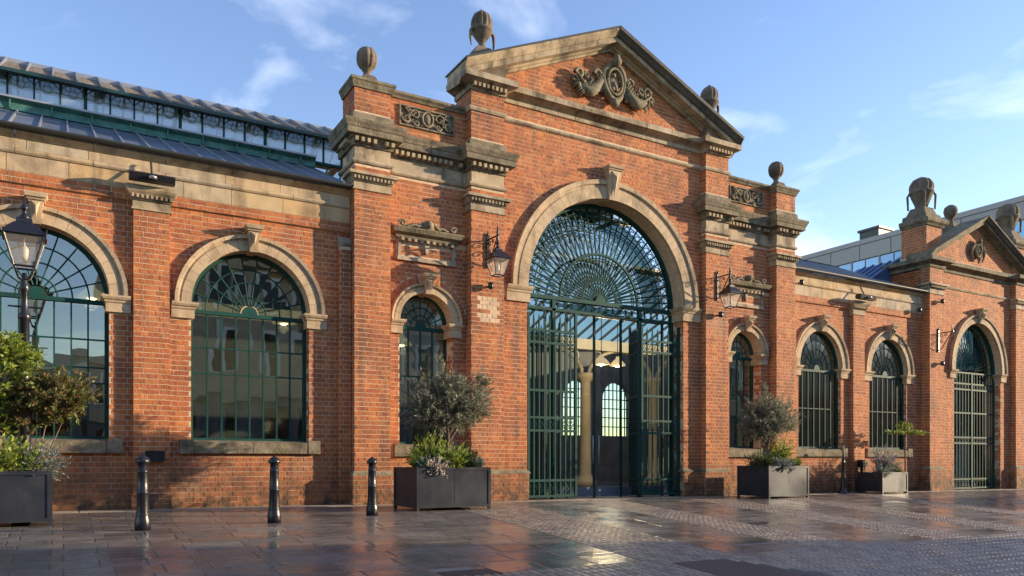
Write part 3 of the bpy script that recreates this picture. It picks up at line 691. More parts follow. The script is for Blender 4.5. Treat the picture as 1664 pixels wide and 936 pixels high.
# cartouche
def cartouche(cx, cz, y, s, parent=HALL, swag=True):
    g = MB()
    g.ball((cx, y - .03 * s, cz), .21 * s, .09 * s, .31 * s, 14, 9)
    cr = g.build('cartouche', 'old_stone', parent)
    g = MB(); a_ = [i * pi / 10 for i in range(21)]
    g.tube([(cx + .30 * s * cos(a), y - .09 * s - .03 * s * sin(2 * a), cz + .41 * s * sin(a)) for a in a_], [.075 * s] * 21, 8)
    g.tube([(cx + .21 * s * cos(a), y - .15 * s, cz + .30 * s * sin(a)) for a in a_], .035 * s, 6)
    g.ball((cx + .02 * s, y - .18 * s, cz + .46 * s), .13 * s, .12 * s, .12 * s); g.ball((cx, y - .22 * s, cz + .55 * s), .08 * s, .07 * s, .06 * s)
    g.ball((cx, y - .14 * s, cz - .48 * s), .13 * s, .10 * s, .10 * s)
    for k in range(5): g.ball((cx + U(-.08, .08) * s, y - .13 * s, cz + U(-.18, .18) * s), .05 * s, .03 * s, .05 * s)
    g.build('cartouche_surround', 'old_stone', cr)
    if swag:
        for q in (-1, 1):
            g = MB()
            g.tube([(cx + q * (.36 + .62 * t) * s, y - (.12 - .03 * t) * s, cz + (.02 - .30 * sin(pi * (t * .9 + .05)) - .16 * t + .0) * s) for t in [i / 12 for i in range(13)]], [(.06 + .06 * sin(pi * i / 12)) * s for i in range(13)], 8)
            for cx_, cz_, rr_, w_ in ((.45, .08, .12, .04), (.98, -.02, .12, .045), (.62, -.30, .10, .035), (1.10, -.18, .09, .03), (.40, -.24, .09, .035), (.78, -.02, .07, .03)):
                g.tube([(cx + q * (cx_ + rr_ * (1 - i / 15) * cos(i * .66)) * s, y - .10 * s, cz + (cz_ + rr_ * (1 - i / 15) * sin(i * .66)) * s) for i in range(12)], [w_ * 1.15 * s * (1 - i / 18) for i in range(12)], 6)
            for k in range(46):
                t = U(.3, 1.18); hh = .17 * (1.25 - t); g.ball((cx + q * t * s, y - U(.05, .15) * s, cz + (-.06 - .12 * t + U(-hh - .08, hh)) * s), U(.02, .07) * s, .05 * s, U(.02, .06) * s, 6, 4)
            for k in range(16):
                t = k / 15; bx_, bz_ = cx + q * (.36 + .66 * t) * s, cz + (.06 - .30 * sin(pi * (t * .9 + .05)) - .16 * t) * s
                g.tube([(bx_, y - .16 * s, bz_), (bx_ + q * .03 * s, y - .19 * s, bz_ + .05 * s), (bx_ + q * .07 * s, y - .13 * s, bz_ + U(.06, .13) * s)], [.03 * s, .026 * s, .006 * s], 5)
                if k > 10 or k < 4: g.tube([(bx_, y - .08 * s, bz_ - .05 * s), (bx_ + q * U(.0, .08) * s, y - .14 * s, bz_ - .14 * s), (bx_ + q * U(.02, .14) * s, y - .08 * s, bz_ - .22 * s)], [.035 * s, .03 * s, .006 * s], 5)
            g.build('swag', 'old_stone', cr)
cartouche(C + .06, 9.84, YC - .03, 1.02)

# ------------------------------------------------------------------ far pavilion
C2 = 27.0
for a, b in ((C2 - 3.0, C2 - 2.25), (C2 + 2.12, C2 + 2.95)):
    tower_pier(a, b, 1.2, 6.28); CORE.box(a + PR, b - PR, 0, 1.2, -.4, 7.2)
    side_l(a + PR, .0, 1.2, 5.9, 7.05)
    capital(a, b, YT, .1, 6.46, h=.28); front(YT, a, b, 6.45, 7.05); side_l(a + PR, YT, .0, 6.45, 7.05)
core_arch(C2 - 2.25, C2 + 2.15, -.4, 7.25, C2 + .05, 1.42, 3.85, -.4, YC, WB, 1.66)
front(YC, C2 - 2.25, C2 + 2.15, -.182, 7.05, [arch_hole(C2 + .05, 1.42, 3.85, -1, 1.66, w=.15, iw=.3)])
side_l(C2 + 1.47 + PR, YC, .1, -.182, 3.57); side_r(C2 - 1.37 - PR, YC, .1, -.182, 3.57)
ring(C2 + .05, 1.42, 1.70, 3.85, YC, .12, 11, 1.66, kw=.2, kh=.5); imposts(C2 + .05, 1.42, 3.85, YC, .1, w=.28)
for z in (6.50,): sweep([(C2 - 2.25, YC), (C2 + 2.15, YC)], [(-.02, z), (.03, z), (.05, z + .05), (.0, z + .09), (-.02, z + .09)], 'string_course', 'stone', piece=1.2)
z2 = 7.03
sweep([(C2 - 3.0, 1.2), (C2 - 3.0, YT), (C2 - 2.25, YT), (C2 - 2.25, YC), (C2 + 2.15, YC), (C2 + 2.15, YT), (C2 + 2.95, YT), (C2 + 2.95, 1.2)],
      [(o, z + z2 - ZP) for o, z in mo], 'cornice_stone', 'old_stone', piece=1.1)
CORE.prism([(C2 - 2.9, z2), (C2 + 2.9, z2), (C2 + 2.9, z2 + .34), (C2, z2 + .34 + 2.9 * .5), (C2 - 2.9, z2 + .34)], YC, .45)
front(YC, C2 - 2.9, C2 + 2.9, 7.396, 8.9, base=lambda z: [(C2 - (2.85 - (z - 7.37) / .5), C2 + (2.85 - (z - 7.37) / .5))])
cyma = [(y + .06, h * .85) for y, h in cyma]
rake(C2, 3.1, z2 + .22, .50, YC, 'old_stone', [(y + .06, h * .85) for y, h in sec], 5)
cartouche(C2 - .05, 7.98, YC - .02, .62, swag=False)
wg = MB()
for q in (-1, 1):
    wg.tube([(C2 - .05 + q * (.26 + .12 * sin(t * 3)), YC - .06, 8.15 - .55 * t) for t in [i / 8 for i in range(9)]], [.07 * (1.2 - i / 9) for i in range(9)], 6)
wg.build('swag', 'old_stone', HALL)
for px, lab in ((C2 - 2.6, 1), (C2 + 2.62, 2)):
    y0, y1 = -.2, .65; hx = .42
    CORE.box(px - hx + PR, px + hx - PR, y0, y1, 7.2, 8.45); front(y0, px - hx, px + hx, 7.396, 8.43); side_l(px - hx + PR, y0, y1, 7.396, 8.43)
    sweep([(px - hx, y1), (px - hx, y0), (px + hx, y0), (px + hx, y1)], [(-.02, 8.40), (.05, 8.40), (.08, 8.45), (.14, 8.50), (.16, 8.56), (.16, 8.62), (-.02, 8.66)], 'cap_stone', 'old_stone', piece=3)
    u = MB(); my = (y0 + y1) / 2
    def fru(x, a, z0, b, z1): u.add([(x - a, my - a, z0), (x + a, my - a, z0), (x + a, my + a, z0), (x - a, my + a, z0), (x - b, my - b, z1), (x + b, my - b, z1), (x + b, my + b, z1), (x - b, my + b, z1)], [(0, 3, 2, 1), (4, 5, 6, 7), (0, 1, 5, 4), (1, 2, 6, 5), (2, 3, 7, 6), (3, 0, 4, 7)])
    fru(px, .42, 8.60, .40, 8.82); fru(px, .34, 8.82, .24, 9.08)
    u.lathe([(.24, 0), (.18, .05), (.22, .18), (.30, .36), (.345, .50), (.38, .52), (.38, .58), (.34, .60), (.355, .72), (.33, .84), (.26, .95), (.14, 1.02), (.07, 1.05), (.0, 1.07)], (px, my, 9.06), 84, rib=(.60, .98, 12, .16))
    for a in range(4):
        aa = pi / 4 + a * pi / 2; u.tube([(px + .36 * cos(aa), my + .36 * sin(aa), 9.60), (px + .42 * cos(aa), my + .42 * sin(aa), 9.5), (px + .40 * cos(aa), my + .40 * sin(aa), 9.05)], [.03, .04, .03], 6)
    u.build('urn', 'urn_stone', HALL)
bf = MB().box(C2 - .25, C2 + .25, .55, 1.0, 8.6, 9.1)
bf.lathe([(.16, 0), (.09, .1), (.09, .2), (.13, .24), (.20, .34), (.23, .46), (.20, .60), (.10, .68), (0, .70)], (C2, .78, 9.1), 24, rib=(.3, .6, 8, .05)); bf.build('ball_finial', 'urn_stone', HALL)
MB().add([(C2 - 3.0, .4, 7.4), (C2, .4, 8.95), (C2, 1.6, 8.75), (C2 - 3.0, 1.6, 7.3), (C2 + 3.0, .4, 7.4), (C2 + 3.0, 1.6, 7.3)], [(0, 1, 2, 3), (1, 4, 5, 2)]).build('roof', 'lead', HALL)
# far gate (arched iron gate)
def grille_gate(cx, r, yw, z0, z1, name='gate'):
    g = MB().box(cx - r, cx - r + .06, yw - .03, yw + .03, z0, z1).box(cx + r - .06, cx + r, yw - .03, yw + .03, z0, z1)
    for z in (z0 + .03, z0 + .33, 1.42, 1.62, 2.45, 3.25, 3.45, z1): g.box(cx - r + .06, cx + r - .06, yw - .022, yw + .022, z - .025, z + .025)
    g.box(cx - .035, cx + .035, yw - .035, yw + .035, z0, z1)
    gt = g.build(name, 'green', HALL)
    n = 16
    me = MB().box(-.012, .012, -.012, .012, z0, z1 - .03).mesh('upright_bar', 'green')
    for i in range(1, n):
        if i != n // 2: obj('upright_bar', me, gt, (cx - r + .03 + (2 * r - .06) * i / n, yw, 0))
    return gt
fg = grille_gate(C2 + .05, 1.42, .10, gz(27) + .03, 3.82)
sc_ = MB()
for i in range(16):
    for zz in (.18, 1.52, 3.35):
        xx = C2 - 1.30 + 2.7 * (i + .5) / 16; sc_.tube([(xx + .06 * cos(t * pi / 4), .10, zz + .06 * sin(t * pi / 4)) for t in range(9)], .01, 4)
sc_.build('scrollwork', 'green', fg)
fw = MB()
for i in range(24):
    a, b = pi * i / 24, pi * (i + 1) / 24
    fw.prism([(C2 + .05 + (1.42 if k else 1.34) * cos(t), 3.85 + (1.66 if k else 1.58) * sin(t)) for k, t in ((0, a), (1, a), (1, b), (0, b))], .06, .15)
ffan = fw.build('fan_grille', 'green', HALL)
for i in range(1, 22):
    a = pi * i / 22; MB().tube([(C2 + .05 + .22 * cos(a), .10, 3.88 + .22 * sin(a)), (C2 + .05 + 1.36 * cos(a), .10, 3.85 + 1.6 * sin(a))], .013, 4, smooth=False).build('spoke', 'green', ffan)
for k in (.22, .5, .86):
    MB().tube([(C2 + .05 + 1.42 * k * cos(pi * i / 20), .10, 3.86 + 1.66 * k * sin(pi * i / 20)) for i in range(21)], .015, 4, smooth=False).build('fan_ring', 'green', ffan)
MB().prism([(C2 + .05 + 1.42 * cos(pi * i / 24), 3.85 + 1.66 * sin(pi * i / 24)) for i in range(25)][::-1] + [(C2 - 1.37, gz(27)), (C2 + 1.47, gz(27))][::1], .30, .305).build('pane', 'glass_right', HALL)

CORE.build('wall', 'mortar', HALL)

# ------------------------------------------------------------------ roofs of the wings, lantern
def roofrun(x0, x1, lantern, y1=3.2, z1=7.76):
    ys, zs = -.16, 6.23
    n = max(2, round((x1 - x0) / .42)); sl_ = (z1 - zs) / (y1 - ys)
    for i in range(n):
        a, b = x0 + (x1 - x0) * i / n, x0 + (x1 - x0) * (i + 1) / n
        MB().prismx([(ys, zs), (y1, z1), (y1, z1 - .03), (ys, zs - .03)], a + .012, b - .012).build('roof_panel', 'lead', HALL)
        MB().prismx([(ys, zs + .045), (y1, z1 + .045), (y1, z1 - .03), (ys, zs - .03)], a - .014, a + .014).build('roof_seam', 'seam', HALL)
    # copper gutter at the foot of the lantern
    k_ = .72 if lantern else .05
    MB().prismx([(y1 - .05, z1), (y1 - .02, z1 + .20 * k_), (y1 - .10, z1 + .27 * k_), (y1 - .10, z1 + .30 * k_), (y1 + .25, z1 + .30 * k_), (y1 + .25, z1)], x0, x1).build('lantern_gutter', 'copper', HALL)
    if lantern: MB().box(x0, x1, y1 - .13, y1 - .08, z1 + .29 * k_, z1 + .29 * k_ + .04).build('gutter_lip', 'seam', HALL)
    n = round((x1 - x0) / .7); me = MB().box(-.012, .012, y1 - .085, y1 - .03, z1 + .02, z1 + .29 * k_).mesh('gutter_bracket', 'copper')
    for i in range(n): obj('gutter_bracket', me, HALL, (x0 + (x1 - x0) * (i + .5) / n, 0, 0))
roofrun(-10.5, 5.2, True)
roofrun(17.5, 24.1, False)
def lantern(x0, x1):
    for side, y in ((0, 3.42), (1, 7.18)):
        za, zb = 8.0, 8.58
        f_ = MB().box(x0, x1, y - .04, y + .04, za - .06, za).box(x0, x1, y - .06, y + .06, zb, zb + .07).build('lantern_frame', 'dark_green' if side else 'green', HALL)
        n = round((x1 - x0) / .46); st = (x1 - x0) / n
        for i in range(n + 1):
            w = .03 if i % 4 == 0 else .016
            MB().box(x0 + i * st - w, x0 + i * st + w, y - .045, y + .03, za, zb).build('lantern_post', 'green', f_)
        pm = MB().box(-st / 2 + .01, st / 2 - .01, -.003, .003, -(zb - za) / 2, (zb - za) / 2).mesh('pane', 'clerestory')
        tm = MB()
        for q in (-1, 1):
            tm.tube([(q * (st / 2) - q * .21 * (1 - cos(t * pi / 12)) , -.02, zb - .22 + .20 * sin(t * pi / 12)) for t in range(7)], .008, 4)
            tm.tube([(q * .09 + .06 * cos(t * pi / 4), -.02, zb - .08 + .06 * sin(t * pi / 4)) for t in range(9)], .0055, 4)
        tm.tube([(.08 * cos(t * pi / 4), -.02, zb - .19 + .07 * sin(t * pi / 4)) for t in range(9)], .0055, 4)
        tme = tm.mesh('tracery', 'tracery')
        for i in range(n):
            o = obj('pane', pm, f_, (x0 + (i + .5) * st, y, (za + zb) / 2)); o.rotation_euler = (U(-.01, .01), 0, U(-.02, .02))
            obj('tracery', tme, f_, (x0 + (i + .5) * st, y, 0))
    # upper roof, slates on both slopes
    rl = MB().prismx([(3.16, 8.56), (5.3, 9.60), (5.3, 9.54), (3.16, 8.50)], x0, x1).build('roof', 'slate', HALL)
    sl = MB(); n = int((x1 - x0) / .2)
    for c in range(9):
        y = 3.12 + c * .235; z = 8.55 + c * .235 * .49
        for i in range(n):
            a = x0 + (i + (c % 2) * .5) * .2; e = U(0, .006)
            sl.add([(a + .004, y, z + .01 + e), (a + .196, y, z + .01 + e), (a + .196, y + .30, z + .147), (a + .004, y + .30, z + .147), (a + .004, y, z - .006), (a + .196, y, z - .006)], [(0, 1, 2, 3), (4, 5, 1, 0)])
    sl.build('slates', 'slate', HALL, kind='stuff')
    MB().add([(x0, 5.3, 9.66), (x1, 5.3, 9.66), (x1, 7.4, 8.56), (x0, 7.4, 8.56)], [(0, 1, 2, 3)]).build('roof_glazing', 'roofglass', HALL)
    rm_ = MB().prismx([(5.3, 9.63), (7.4, 8.53), (7.4, 8.47), (5.3, 9.57)], -.02, .02).mesh('roof_rafter', 'cream')
    for i in range(int((x1 - x0) / .43)): obj('roof_rafter', rm_, HALL, (x0 + .2 + i * .43, 0, 0))
    for yy in (5.75, 6.25, 6.8): MB().box(x0, x1, yy - .04, yy + .04, 9.58 - (yy - 5.3) * .524 - .10, 9.58 - (yy - 5.3) * .524 - .03).build('purlin', 'cream', HALL)
    MB().box(x0, x1, 3.08, 3.18, 8.48, 8.545).build('lantern_gutter', 'dark_green', HALL)
    MB().prismx([(5.16, 9.54), (5.2, 9.66), (5.4, 9.66), (5.42, 9.54)], x0, x1).build('ridge_capping', 'seam', HALL)
    n = round((x1 - x0) / .44); me = MB().add([(-.012, 3.10, 8.54), (.012, 3.10, 8.54), (.012, 5.2, 9.56), (-.012, 5.2, 9.56), (-.012, 3.10, 8.585), (.012, 3.10, 8.585), (.012, 5.2, 9.67), (-.012, 5.2, 9.67)], [(4, 5, 6, 7), (0, 1, 5, 4), (1, 2, 6, 5), (3, 0, 4, 7)]).mesh('roof_rib', 'seam')
    for i in range(n): obj('roof_rib', me, HALL, (x0 + (i + .5) * (x1 - x0) / n, 0, 0))
    # inner frames seen through the glazing
    fm = MB()
    fm.prismx([(3.5, 8.56), (5.3, 9.52), (7.1, 8.56), (7.1, 8.46), (5.3, 9.42), (3.5, 8.46)], -.05, .05); fm.box(-.07, .07, 3.5, 7.1, 8.02, 8.10)
    fme = fm.mesh('roof_truss', 'cream')
    for i in range(int((x1 - x0) / 1.72)): obj('roof_truss', fme, HALL, (x0 + .9 + i * 1.72, 0, 0))
    for yy in (4.3, 6.3): MB().box(x0, x1, yy - .03, yy + .03, 8.2, 8.26).build('tie_rail', 'cream', HALL)
lantern(-10.5, 15.5)

# rear slope: glazed, seen from inside through the gate; back wall; interior
for (xa, xb) in ((-10.5, 24.0),):
    n = round((xb - xa) / .62)
    rb_ = MB().prismx([(7.1, 7.80), (7.1, 7.9), (7.4, 7.9), (7.4, 7.72)], xa, xb).build('rear_beam', 'cream', HALL)
    MB().add([(12, 7.3, 7.74), (xb, 7.3, 7.74), (xb, 12.2, 5.9), (12, 12.2, 5.9)], [(0, 1, 2, 3)]).build('roof_glazing', 'roofglass', HALL)
    MB().prismx([(7.3, 7.74), (12.3, 5.86), (12.3, 5.90), (7.3, 7.78)], xa, 12).build('ceiling', 'dark_in', HALL)
    me = MB().add([(-.03, 7.3, 7.66), (.03, 7.3, 7.66), (.03, 12.2, 5.82), (-.03, 12.2, 5.82), (-.03, 7.3, 7.76), (.03, 7.3, 7.76), (.03, 12.2, 5.92), (-.03, 12.2, 5.92)], [(0, 3, 2, 1), (4, 5, 6, 7), (0, 1, 5, 4), (1, 2, 6, 5), (2, 3, 7, 6), (3, 0, 4, 7)]).mesh('roof_rafter', 'cream')
    for i in range(n): obj('roof_rafter', me, HALL, (xa + (i + .5) * (xb - xa) / n, 0, 0))
MB().box(-10.5, 26, .62, 12.2, -.32, -.12).build('floor', 'floor_in', HALL)
wb = MB(); wb.box(-10.5, 18.05, 12.2, 12.5, -.3, 5.95); bx = 18.05
while bx < 21:
    c = bx + 1.035; r = .76; n = 12
    wb.box(bx, c - r, 12.2, 12.5, -.3, 5.95); wb.box(c + r, bx + 2.07, 12.2, 12.5, -.3, 5.95); wb.box(c - r, c + r, 12.2, 12.5, -.3, 1.9)
    for i in range(n):
        a, b = pi - pi * i / n, pi - pi * (i + 1) / n
        wb.prism([(c + r * cos(a), 3.5 + r * sin(a)), (c + r * cos(b), 3.5 + r * sin(b)), (c + r * cos(b), 5.95), (c + r * cos(a), 5.95)], 12.2, 12.5)
    g = MB()
    for i in range(1, 7): x = c - r + 2 * r * i / 7; g.box(x - .02, x + .02, 12.3, 12.34, 1.9, 3.5 + sqrt(max(0, r * r - (x - c) ** 2)))
    for z in (2.3, 2.7, 3.1, 3.5, 3.9): w_ = r if z <= 3.5 else sqrt(r * r - (z - 3.5) ** 2); g.box(c - w_, c + w_, 12.305, 12.335, z - .02, z + .02)
    g.build('rear_window', 'dark_green', HALL)
    MB().box(c - r, c + r, 12.4, 12.41, 1.9, 3.5 + r).build('pane', 'clear', HALL)
    bx += 2.07
wb.box(bx, 26, 12.2, 12.5, -.3, 5.95)
wb.build('rear_wall', 'dark_in', HALL)
MB().box(-10.8, -10.5, 0, 12.2, -.3, 6.3).build('end_wall', 'dark_in', HALL)
MB().box(25.7, 26.0, .5, 12.2, -.3, 6.3).build('end_wall', 'dark_in', HALL)
colm = MB().lathe([(.38, 0), (.38, .25), (.28, .32), (.25, .40), (.20, .5), (.18, 3.7), (.27, 3.8), (.34, 3.9), (.34, 4.0)], (0, 0, 0), 16).mesh('column', 'cream')
arcm = MB()
for q in (-1, 1):
    arcm.tube([(q * (.15 + 1.4 * (1 - cos(t * pi / 16))), 0, 3.85 + .9 * sin(t * pi / 16)) for t in range(9)], .07, 6)
    arcm.tube([(q * (.5 + .2 * cos(t * pi / 4)), 0, 4.5 + .2 * sin(t * pi / 4)) for t in range(9)], .03, 5)
arcm = arcm.mesh('arch_rib', 'cream')
for yy in (7.2,):
    for i in range(6, 12):
        x = -8.9 + i * 3.1; obj('column', colm, HALL, (x, yy, -.12)); obj('arch_rib', arcm, HALL, (x, yy, 0))
    MB().box(-10.5, 25.7, yy - .1, yy + .1, 4.72, 5.08).build('girder', 'cream', HALL)
    # pavilion roof behind the pediment (copper)
MB().add([(C - 3.0, .45, 8.9), (C, .45, 10.4), (C, 9, 10.4), (C - 3.0, 9, 8.9), (C + 3.0, .45, 8.9), (C + 3.0, 9, 8.9), (C - 3.0, .45, 8.2), (C - 3.0, 9, 8.2), (C + 3.0, .45, 8.2), (C + 3.0, 9, 8.2)],
         [(0, 1, 2, 3), (1, 4, 5, 2), (6, 0, 3, 7), (8, 9, 5, 4)]).build('roof', 'copper', HALL)
# blue zinc gable roof beside the far pavilion
zx0, zx1, zy0, zy1, zz0, zz1 = 22.9, 24.4, 1.0, 2.6, 6.75, 7.6
n = 5
for i in range(n):
    ya, yb_ = zy0 + (zy1 - zy0) * i / n, zy0 + (zy1 - zy0) * (i + 1) / n
    MB().add([(zx0, ya + .02, zz0), (zx0, yb_ - .02, zz0), (zx1, yb_ - .02, zz1), (zx1, ya + .02, zz1), (zx0, ya + .02, zz0 - .05), (zx0, yb_ - .02, zz0 - .05), (zx1, yb_ - .02, zz1 - .05), (zx1, ya + .02, zz1 - .05)], [(0, 1, 2, 3), (4, 7, 6, 5), (0, 4, 5, 1), (0, 3, 7, 4)]).build('zinc_panel', 'zinc', HALL)
    MB().add([(zx0, ya - .02, zz0 + .05), (zx0, ya + .02, zz0 + .05), (zx1, ya + .02, zz1 + .05), (zx1, ya - .02, zz1 + .05), (zx0, ya - .02, zz0 - .05), (zx0, ya + .02, zz0 - .05), (zx1, ya + .02, zz1 - .05), (zx1, ya - .02, zz1 - .05)], [(0, 1, 2, 3), (0, 3, 7, 4), (1, 5, 6, 2), (0, 4, 5, 1)]).build('roof_seam', 'zinc', HALL)
MB().prism([(zx0, zz0 - .05), (zx1, zz0 - .05), (zx1, zz1 - .05)], zy0 + .02, zy0 + .06).build('zinc_cheek', 'zinc', HALL)

# ------------------------------------------------------------------ great gate: fan grille, frieze, leaves, glass screen
YG = .30
fw = MB(); n = 40; AZ = 4.66
for i in range(n):
    a, b = pi * i / n, pi * (i + 1) / n
    fw.prism([(AC + k * cos(t), ASP + k * sin(t)) for k, t in ((AR - .08, a), (AR, a), (AR, b), (AR - .08, b))], YG - .05, YG + .05)
fw.box(AC - AR, AC + AR, YG - .06, YG + .05, AZ - .04, AZ + .05); fw.box(AC - AR, AC + AR, YG - .05, YG + .04, 4.36, 4.42)
fw.box(AC - AR, AC - AR + .07, YG - .05, YG + .05, gz(9), ASP); fw.box(AC + AR - .07, AC + AR, YG - .05, YG + .05, gz(13), ASP)
FG = fw.build('fan_grille', 'green', HALL, label='green iron fan grille filling the great entrance arch')
ns = 34
for i in range(1, ns):
    a = pi * i / ns; r0 = .52 if i % 2 else .14
    MB().tube([(AC + r0 * cos(a), YG, AZ + .04 + r0 * sin(a)), (AC + (AR - .06) * cos(a), YG, AZ + .04 + (AR - .02) * sin(a))], .021, 5, smooth=False).build('spoke', 'green', FG)
for rr_, w in ((.52, .018), (1.17, .035), (1.9, .016), (2.18, .013)):
    MB().tube([(AC + rr_ * cos(pi * i / 36), YG, AZ + .04 + rr_ * sin(pi * i / 36)) for i in range(37)], w, 5, smooth=False).build('fan_ring', 'green', FG)
MB().prism([(AC + .15 * cos(pi * i / 12), AZ + .04 + .16 * sin(pi * i / 12)) for i in range(13)][::-1], YG - .05, YG + .02).build('fan_boss', 'green', FG)
s_ = MB()
for i in range(ns):
    a = pi * (i + .5) / ns
    for rr_, q in ((2.06, .095), (1.03, .05), (1.78, .06)):
        cx_, cz_ = AC + rr_ * cos(a), AZ + .04 + rr_ * sin(a)
        s_.tube([(cx_ + q * (1 - t / 14) * cos(t * .8), YG, cz_ + q * (1 - t / 14) * sin(t * .8)) for t in range(9)], .014, 4, smooth=False)
    for rr_ in (1.35, 1.6):
        a2 = a
        p0 = (AC + rr_ * cos(a2 - .03), YG, AZ + rr_ * sin(a2 - .03)); p1 = (AC + (rr_ + .28) * cos(a2 + .03), YG, AZ + (rr_ + .28) * sin(a2 + .03))
        if i % 2: s_.tube([p0, p1], .008, 4, smooth=False)
s_.build('scrollwork', 'green', FG, kind='stuff')
s_ = MB(); n = 22
for i in range(n):
    xx = AC - AR + .1 + (2 * AR - .2) * (i + .5) / n
    s_.tube([(xx + .09 * cos(t * pi / 5), YG, 4.52 + .095 * sin(t * pi / 5)) for t in range(11)], .011, 4, smooth=False); s_.box(xx - .112, xx - .10, YG - .012, YG + .012, 4.42, 4.62)
s_.build('frieze_scrollwork', 'green', FG)
for xx in (10.02, 12.62): MB().box(xx - .045, xx + .045, YG - .05, YG + .05, gz(xx), 4.66).build('post', 'green', FG)

def leaf(x0, x1, y, zt, label, nb, ang=0, dark=False):
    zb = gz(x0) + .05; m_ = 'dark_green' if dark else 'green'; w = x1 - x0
    f_ = MB().box(0, .055, -.03, .03, zb, zt).box(w - .055, w, -.03, .03, zb, zt + .08)
    for z in (zb, zb + .36, 1.50, 1.80, 2.42, 3.52, 3.80): f_.box(.055, w - .055, -.024, .024, z, z + .055)
    o = f_.build('gate_leaf', m_, HALL, loc=(x0, y, 0), label=label); o.rotation_euler = (0, 0, ang)
    me = MB().box(-.016, .016, -.016, .016, zb, zt - .12).mesh('upright_bar', m_)
    spk = MB().lathe([(.012, 0), (.02, .03), (0, .12)], (0, 0, 0), 5).mesh('spike', m_)
    for i in range(1, nb):
        xx = .03 + (w - .06) * i / nb; obj('upright_bar', me, o, (xx, 0, 0)); obj('spike', spk, o, (xx, 0, zt - .12))
    q = MB()
    for i in range(nb):
        xx = .03 + (w - .06) * (i + .5) / nb; s = (w / nb) * .42
        for zc, hh in ((zb + .20, .14), (1.67, .12), (3.68, .11)):
            q.tube([(xx + s * cos(t * pi / 4), 0, zc + hh * .7 * sin(t * pi / 4)) for t in range(9)], .008, 4, smooth=False)
            q.tube([(xx - s, 0, zc - hh), (xx + s, 0, zc + hh)], .007, 4, smooth=False); q.tube([(xx - s, 0, zc + hh), (xx + s, 0, zc - hh)], .007, 4, smooth=False)
    q.build('scrollwork', m_, o)
    return o
leaf(9.14, 10.50, .02, 4.22, 'left gate leaf standing across the opening', 9)
leaf(12.44, 13.70, .02, 4.16, 'right gate leaf standing across the opening', 7)
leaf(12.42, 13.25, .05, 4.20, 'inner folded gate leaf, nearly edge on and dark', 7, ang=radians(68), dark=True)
# inner shutters of bars behind the left leaf
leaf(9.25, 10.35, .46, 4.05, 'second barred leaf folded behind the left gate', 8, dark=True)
# glass screen with doors
YS = .62
fs = MB()
for x in (9.05, 10.0, 10.62, 11.45, 12.28, 12.9, 13.65): fs.box(x - .022, x + .022, YS - .03, YS + .03, gz(x), 4.40)
for z in (1.9, 1.2): fs.box(9.05, 10.6, YS - .025, YS + .025, z - .02, z + .02)
fs.box(9.05, 13.7, YS - .03, YS + .03, 4.40, 4.44)
SCR = fs.build('glass_screen', 'dark_green', HALL)
xs = (9.05, 10.0, 10.62, 11.45, 12.28, 12.9, 13.65)
for i in range(6):
    MB().box(xs[i] + .025, xs[i + 1] - .025, YS - .004, YS + .004, gz(xs[i]) + .25, 4.40).build('pane', 'clear', SCR)
    MB().box(xs[i] + .025, xs[i + 1] - .025, YS - .012, YS + .012, gz(xs[i]) + .01, gz(xs[i]) + .25).build('kickplate', 'kick', SCR)
for q in (-1, 1): MB().tube([(11.45 + q * .09, YS - .03, 1.45), (11.45 + q * .09, YS - .08, 1.45), (11.45 + q * .09, YS - .08, .75), (11.45 + q * .09, YS - .03, .75)], .014, 6).build('door_handle', 'steel', SCR)
n = 20
for i in range(n):
    a, b = pi * i / n, pi * (i + 1) / n
    MB().prism([(AC, 4.45), (AC + 2.3 * cos(a), 4.45 + .25 + 2.3 * sin(a)), (AC + 2.3 * cos(b), 4.45 + .25 + 2.3 * sin(b))][::-1], YS - .004, YS + .004).build('pane', 'glass', SCR)

# ------------------------------------------------------------------ emit bricks: largest in view as single objects
def proj(x, y, z):
    dy = y + 15; cx_ = x * cos(YAW) - dy * sin(YAW); zz = x * sin(YAW) + dy * cos(YAW)
    if zz < .2: return None
    return 832 + 1260 * cx_ / zz, 747 - (z - .86) * 1260 / zz, zz
def wpt(b, u, d): o, ud, nd = b[0], b[1], b[2]; return (o[0] + ud[0] * u + nd[0] * d, o[1] + ud[1] * u + nd[1] * d)
sc_l = []
for i, b in enumerate(BR):
    p = wpt(b, (b[3] + b[4]) / 2, 0); q = proj(p[0], p[1], (b[5] + b[6]) / 2)
    if q and 0 < q[0] < 1664 and 0 < q[1] < 936 and b[1] == (1, 0): sc_l.append(((b[4] - b[3]) * 1260 / q[2] * (1.2 if p[0] < 5 else 1), i))
sc_l.sort(reverse=True)
def pale(b): return b[1] == (1, 0) and b[0][1] == YT and 7.66 < (b[3] + b[4]) / 2 < 8.2 and 3.79 < b[5] and b[6] < 4.37 and not (7.84 < (b[3] + b[4]) / 2 < 8.04 and 3.96 < b[5] < 4.1)
single = set(i for i, b in enumerate(BR) if pale(b))
for s, i in sc_l:
    if len(single) >= 298: break
    single.add(i)
rest = MB(); cache = {}
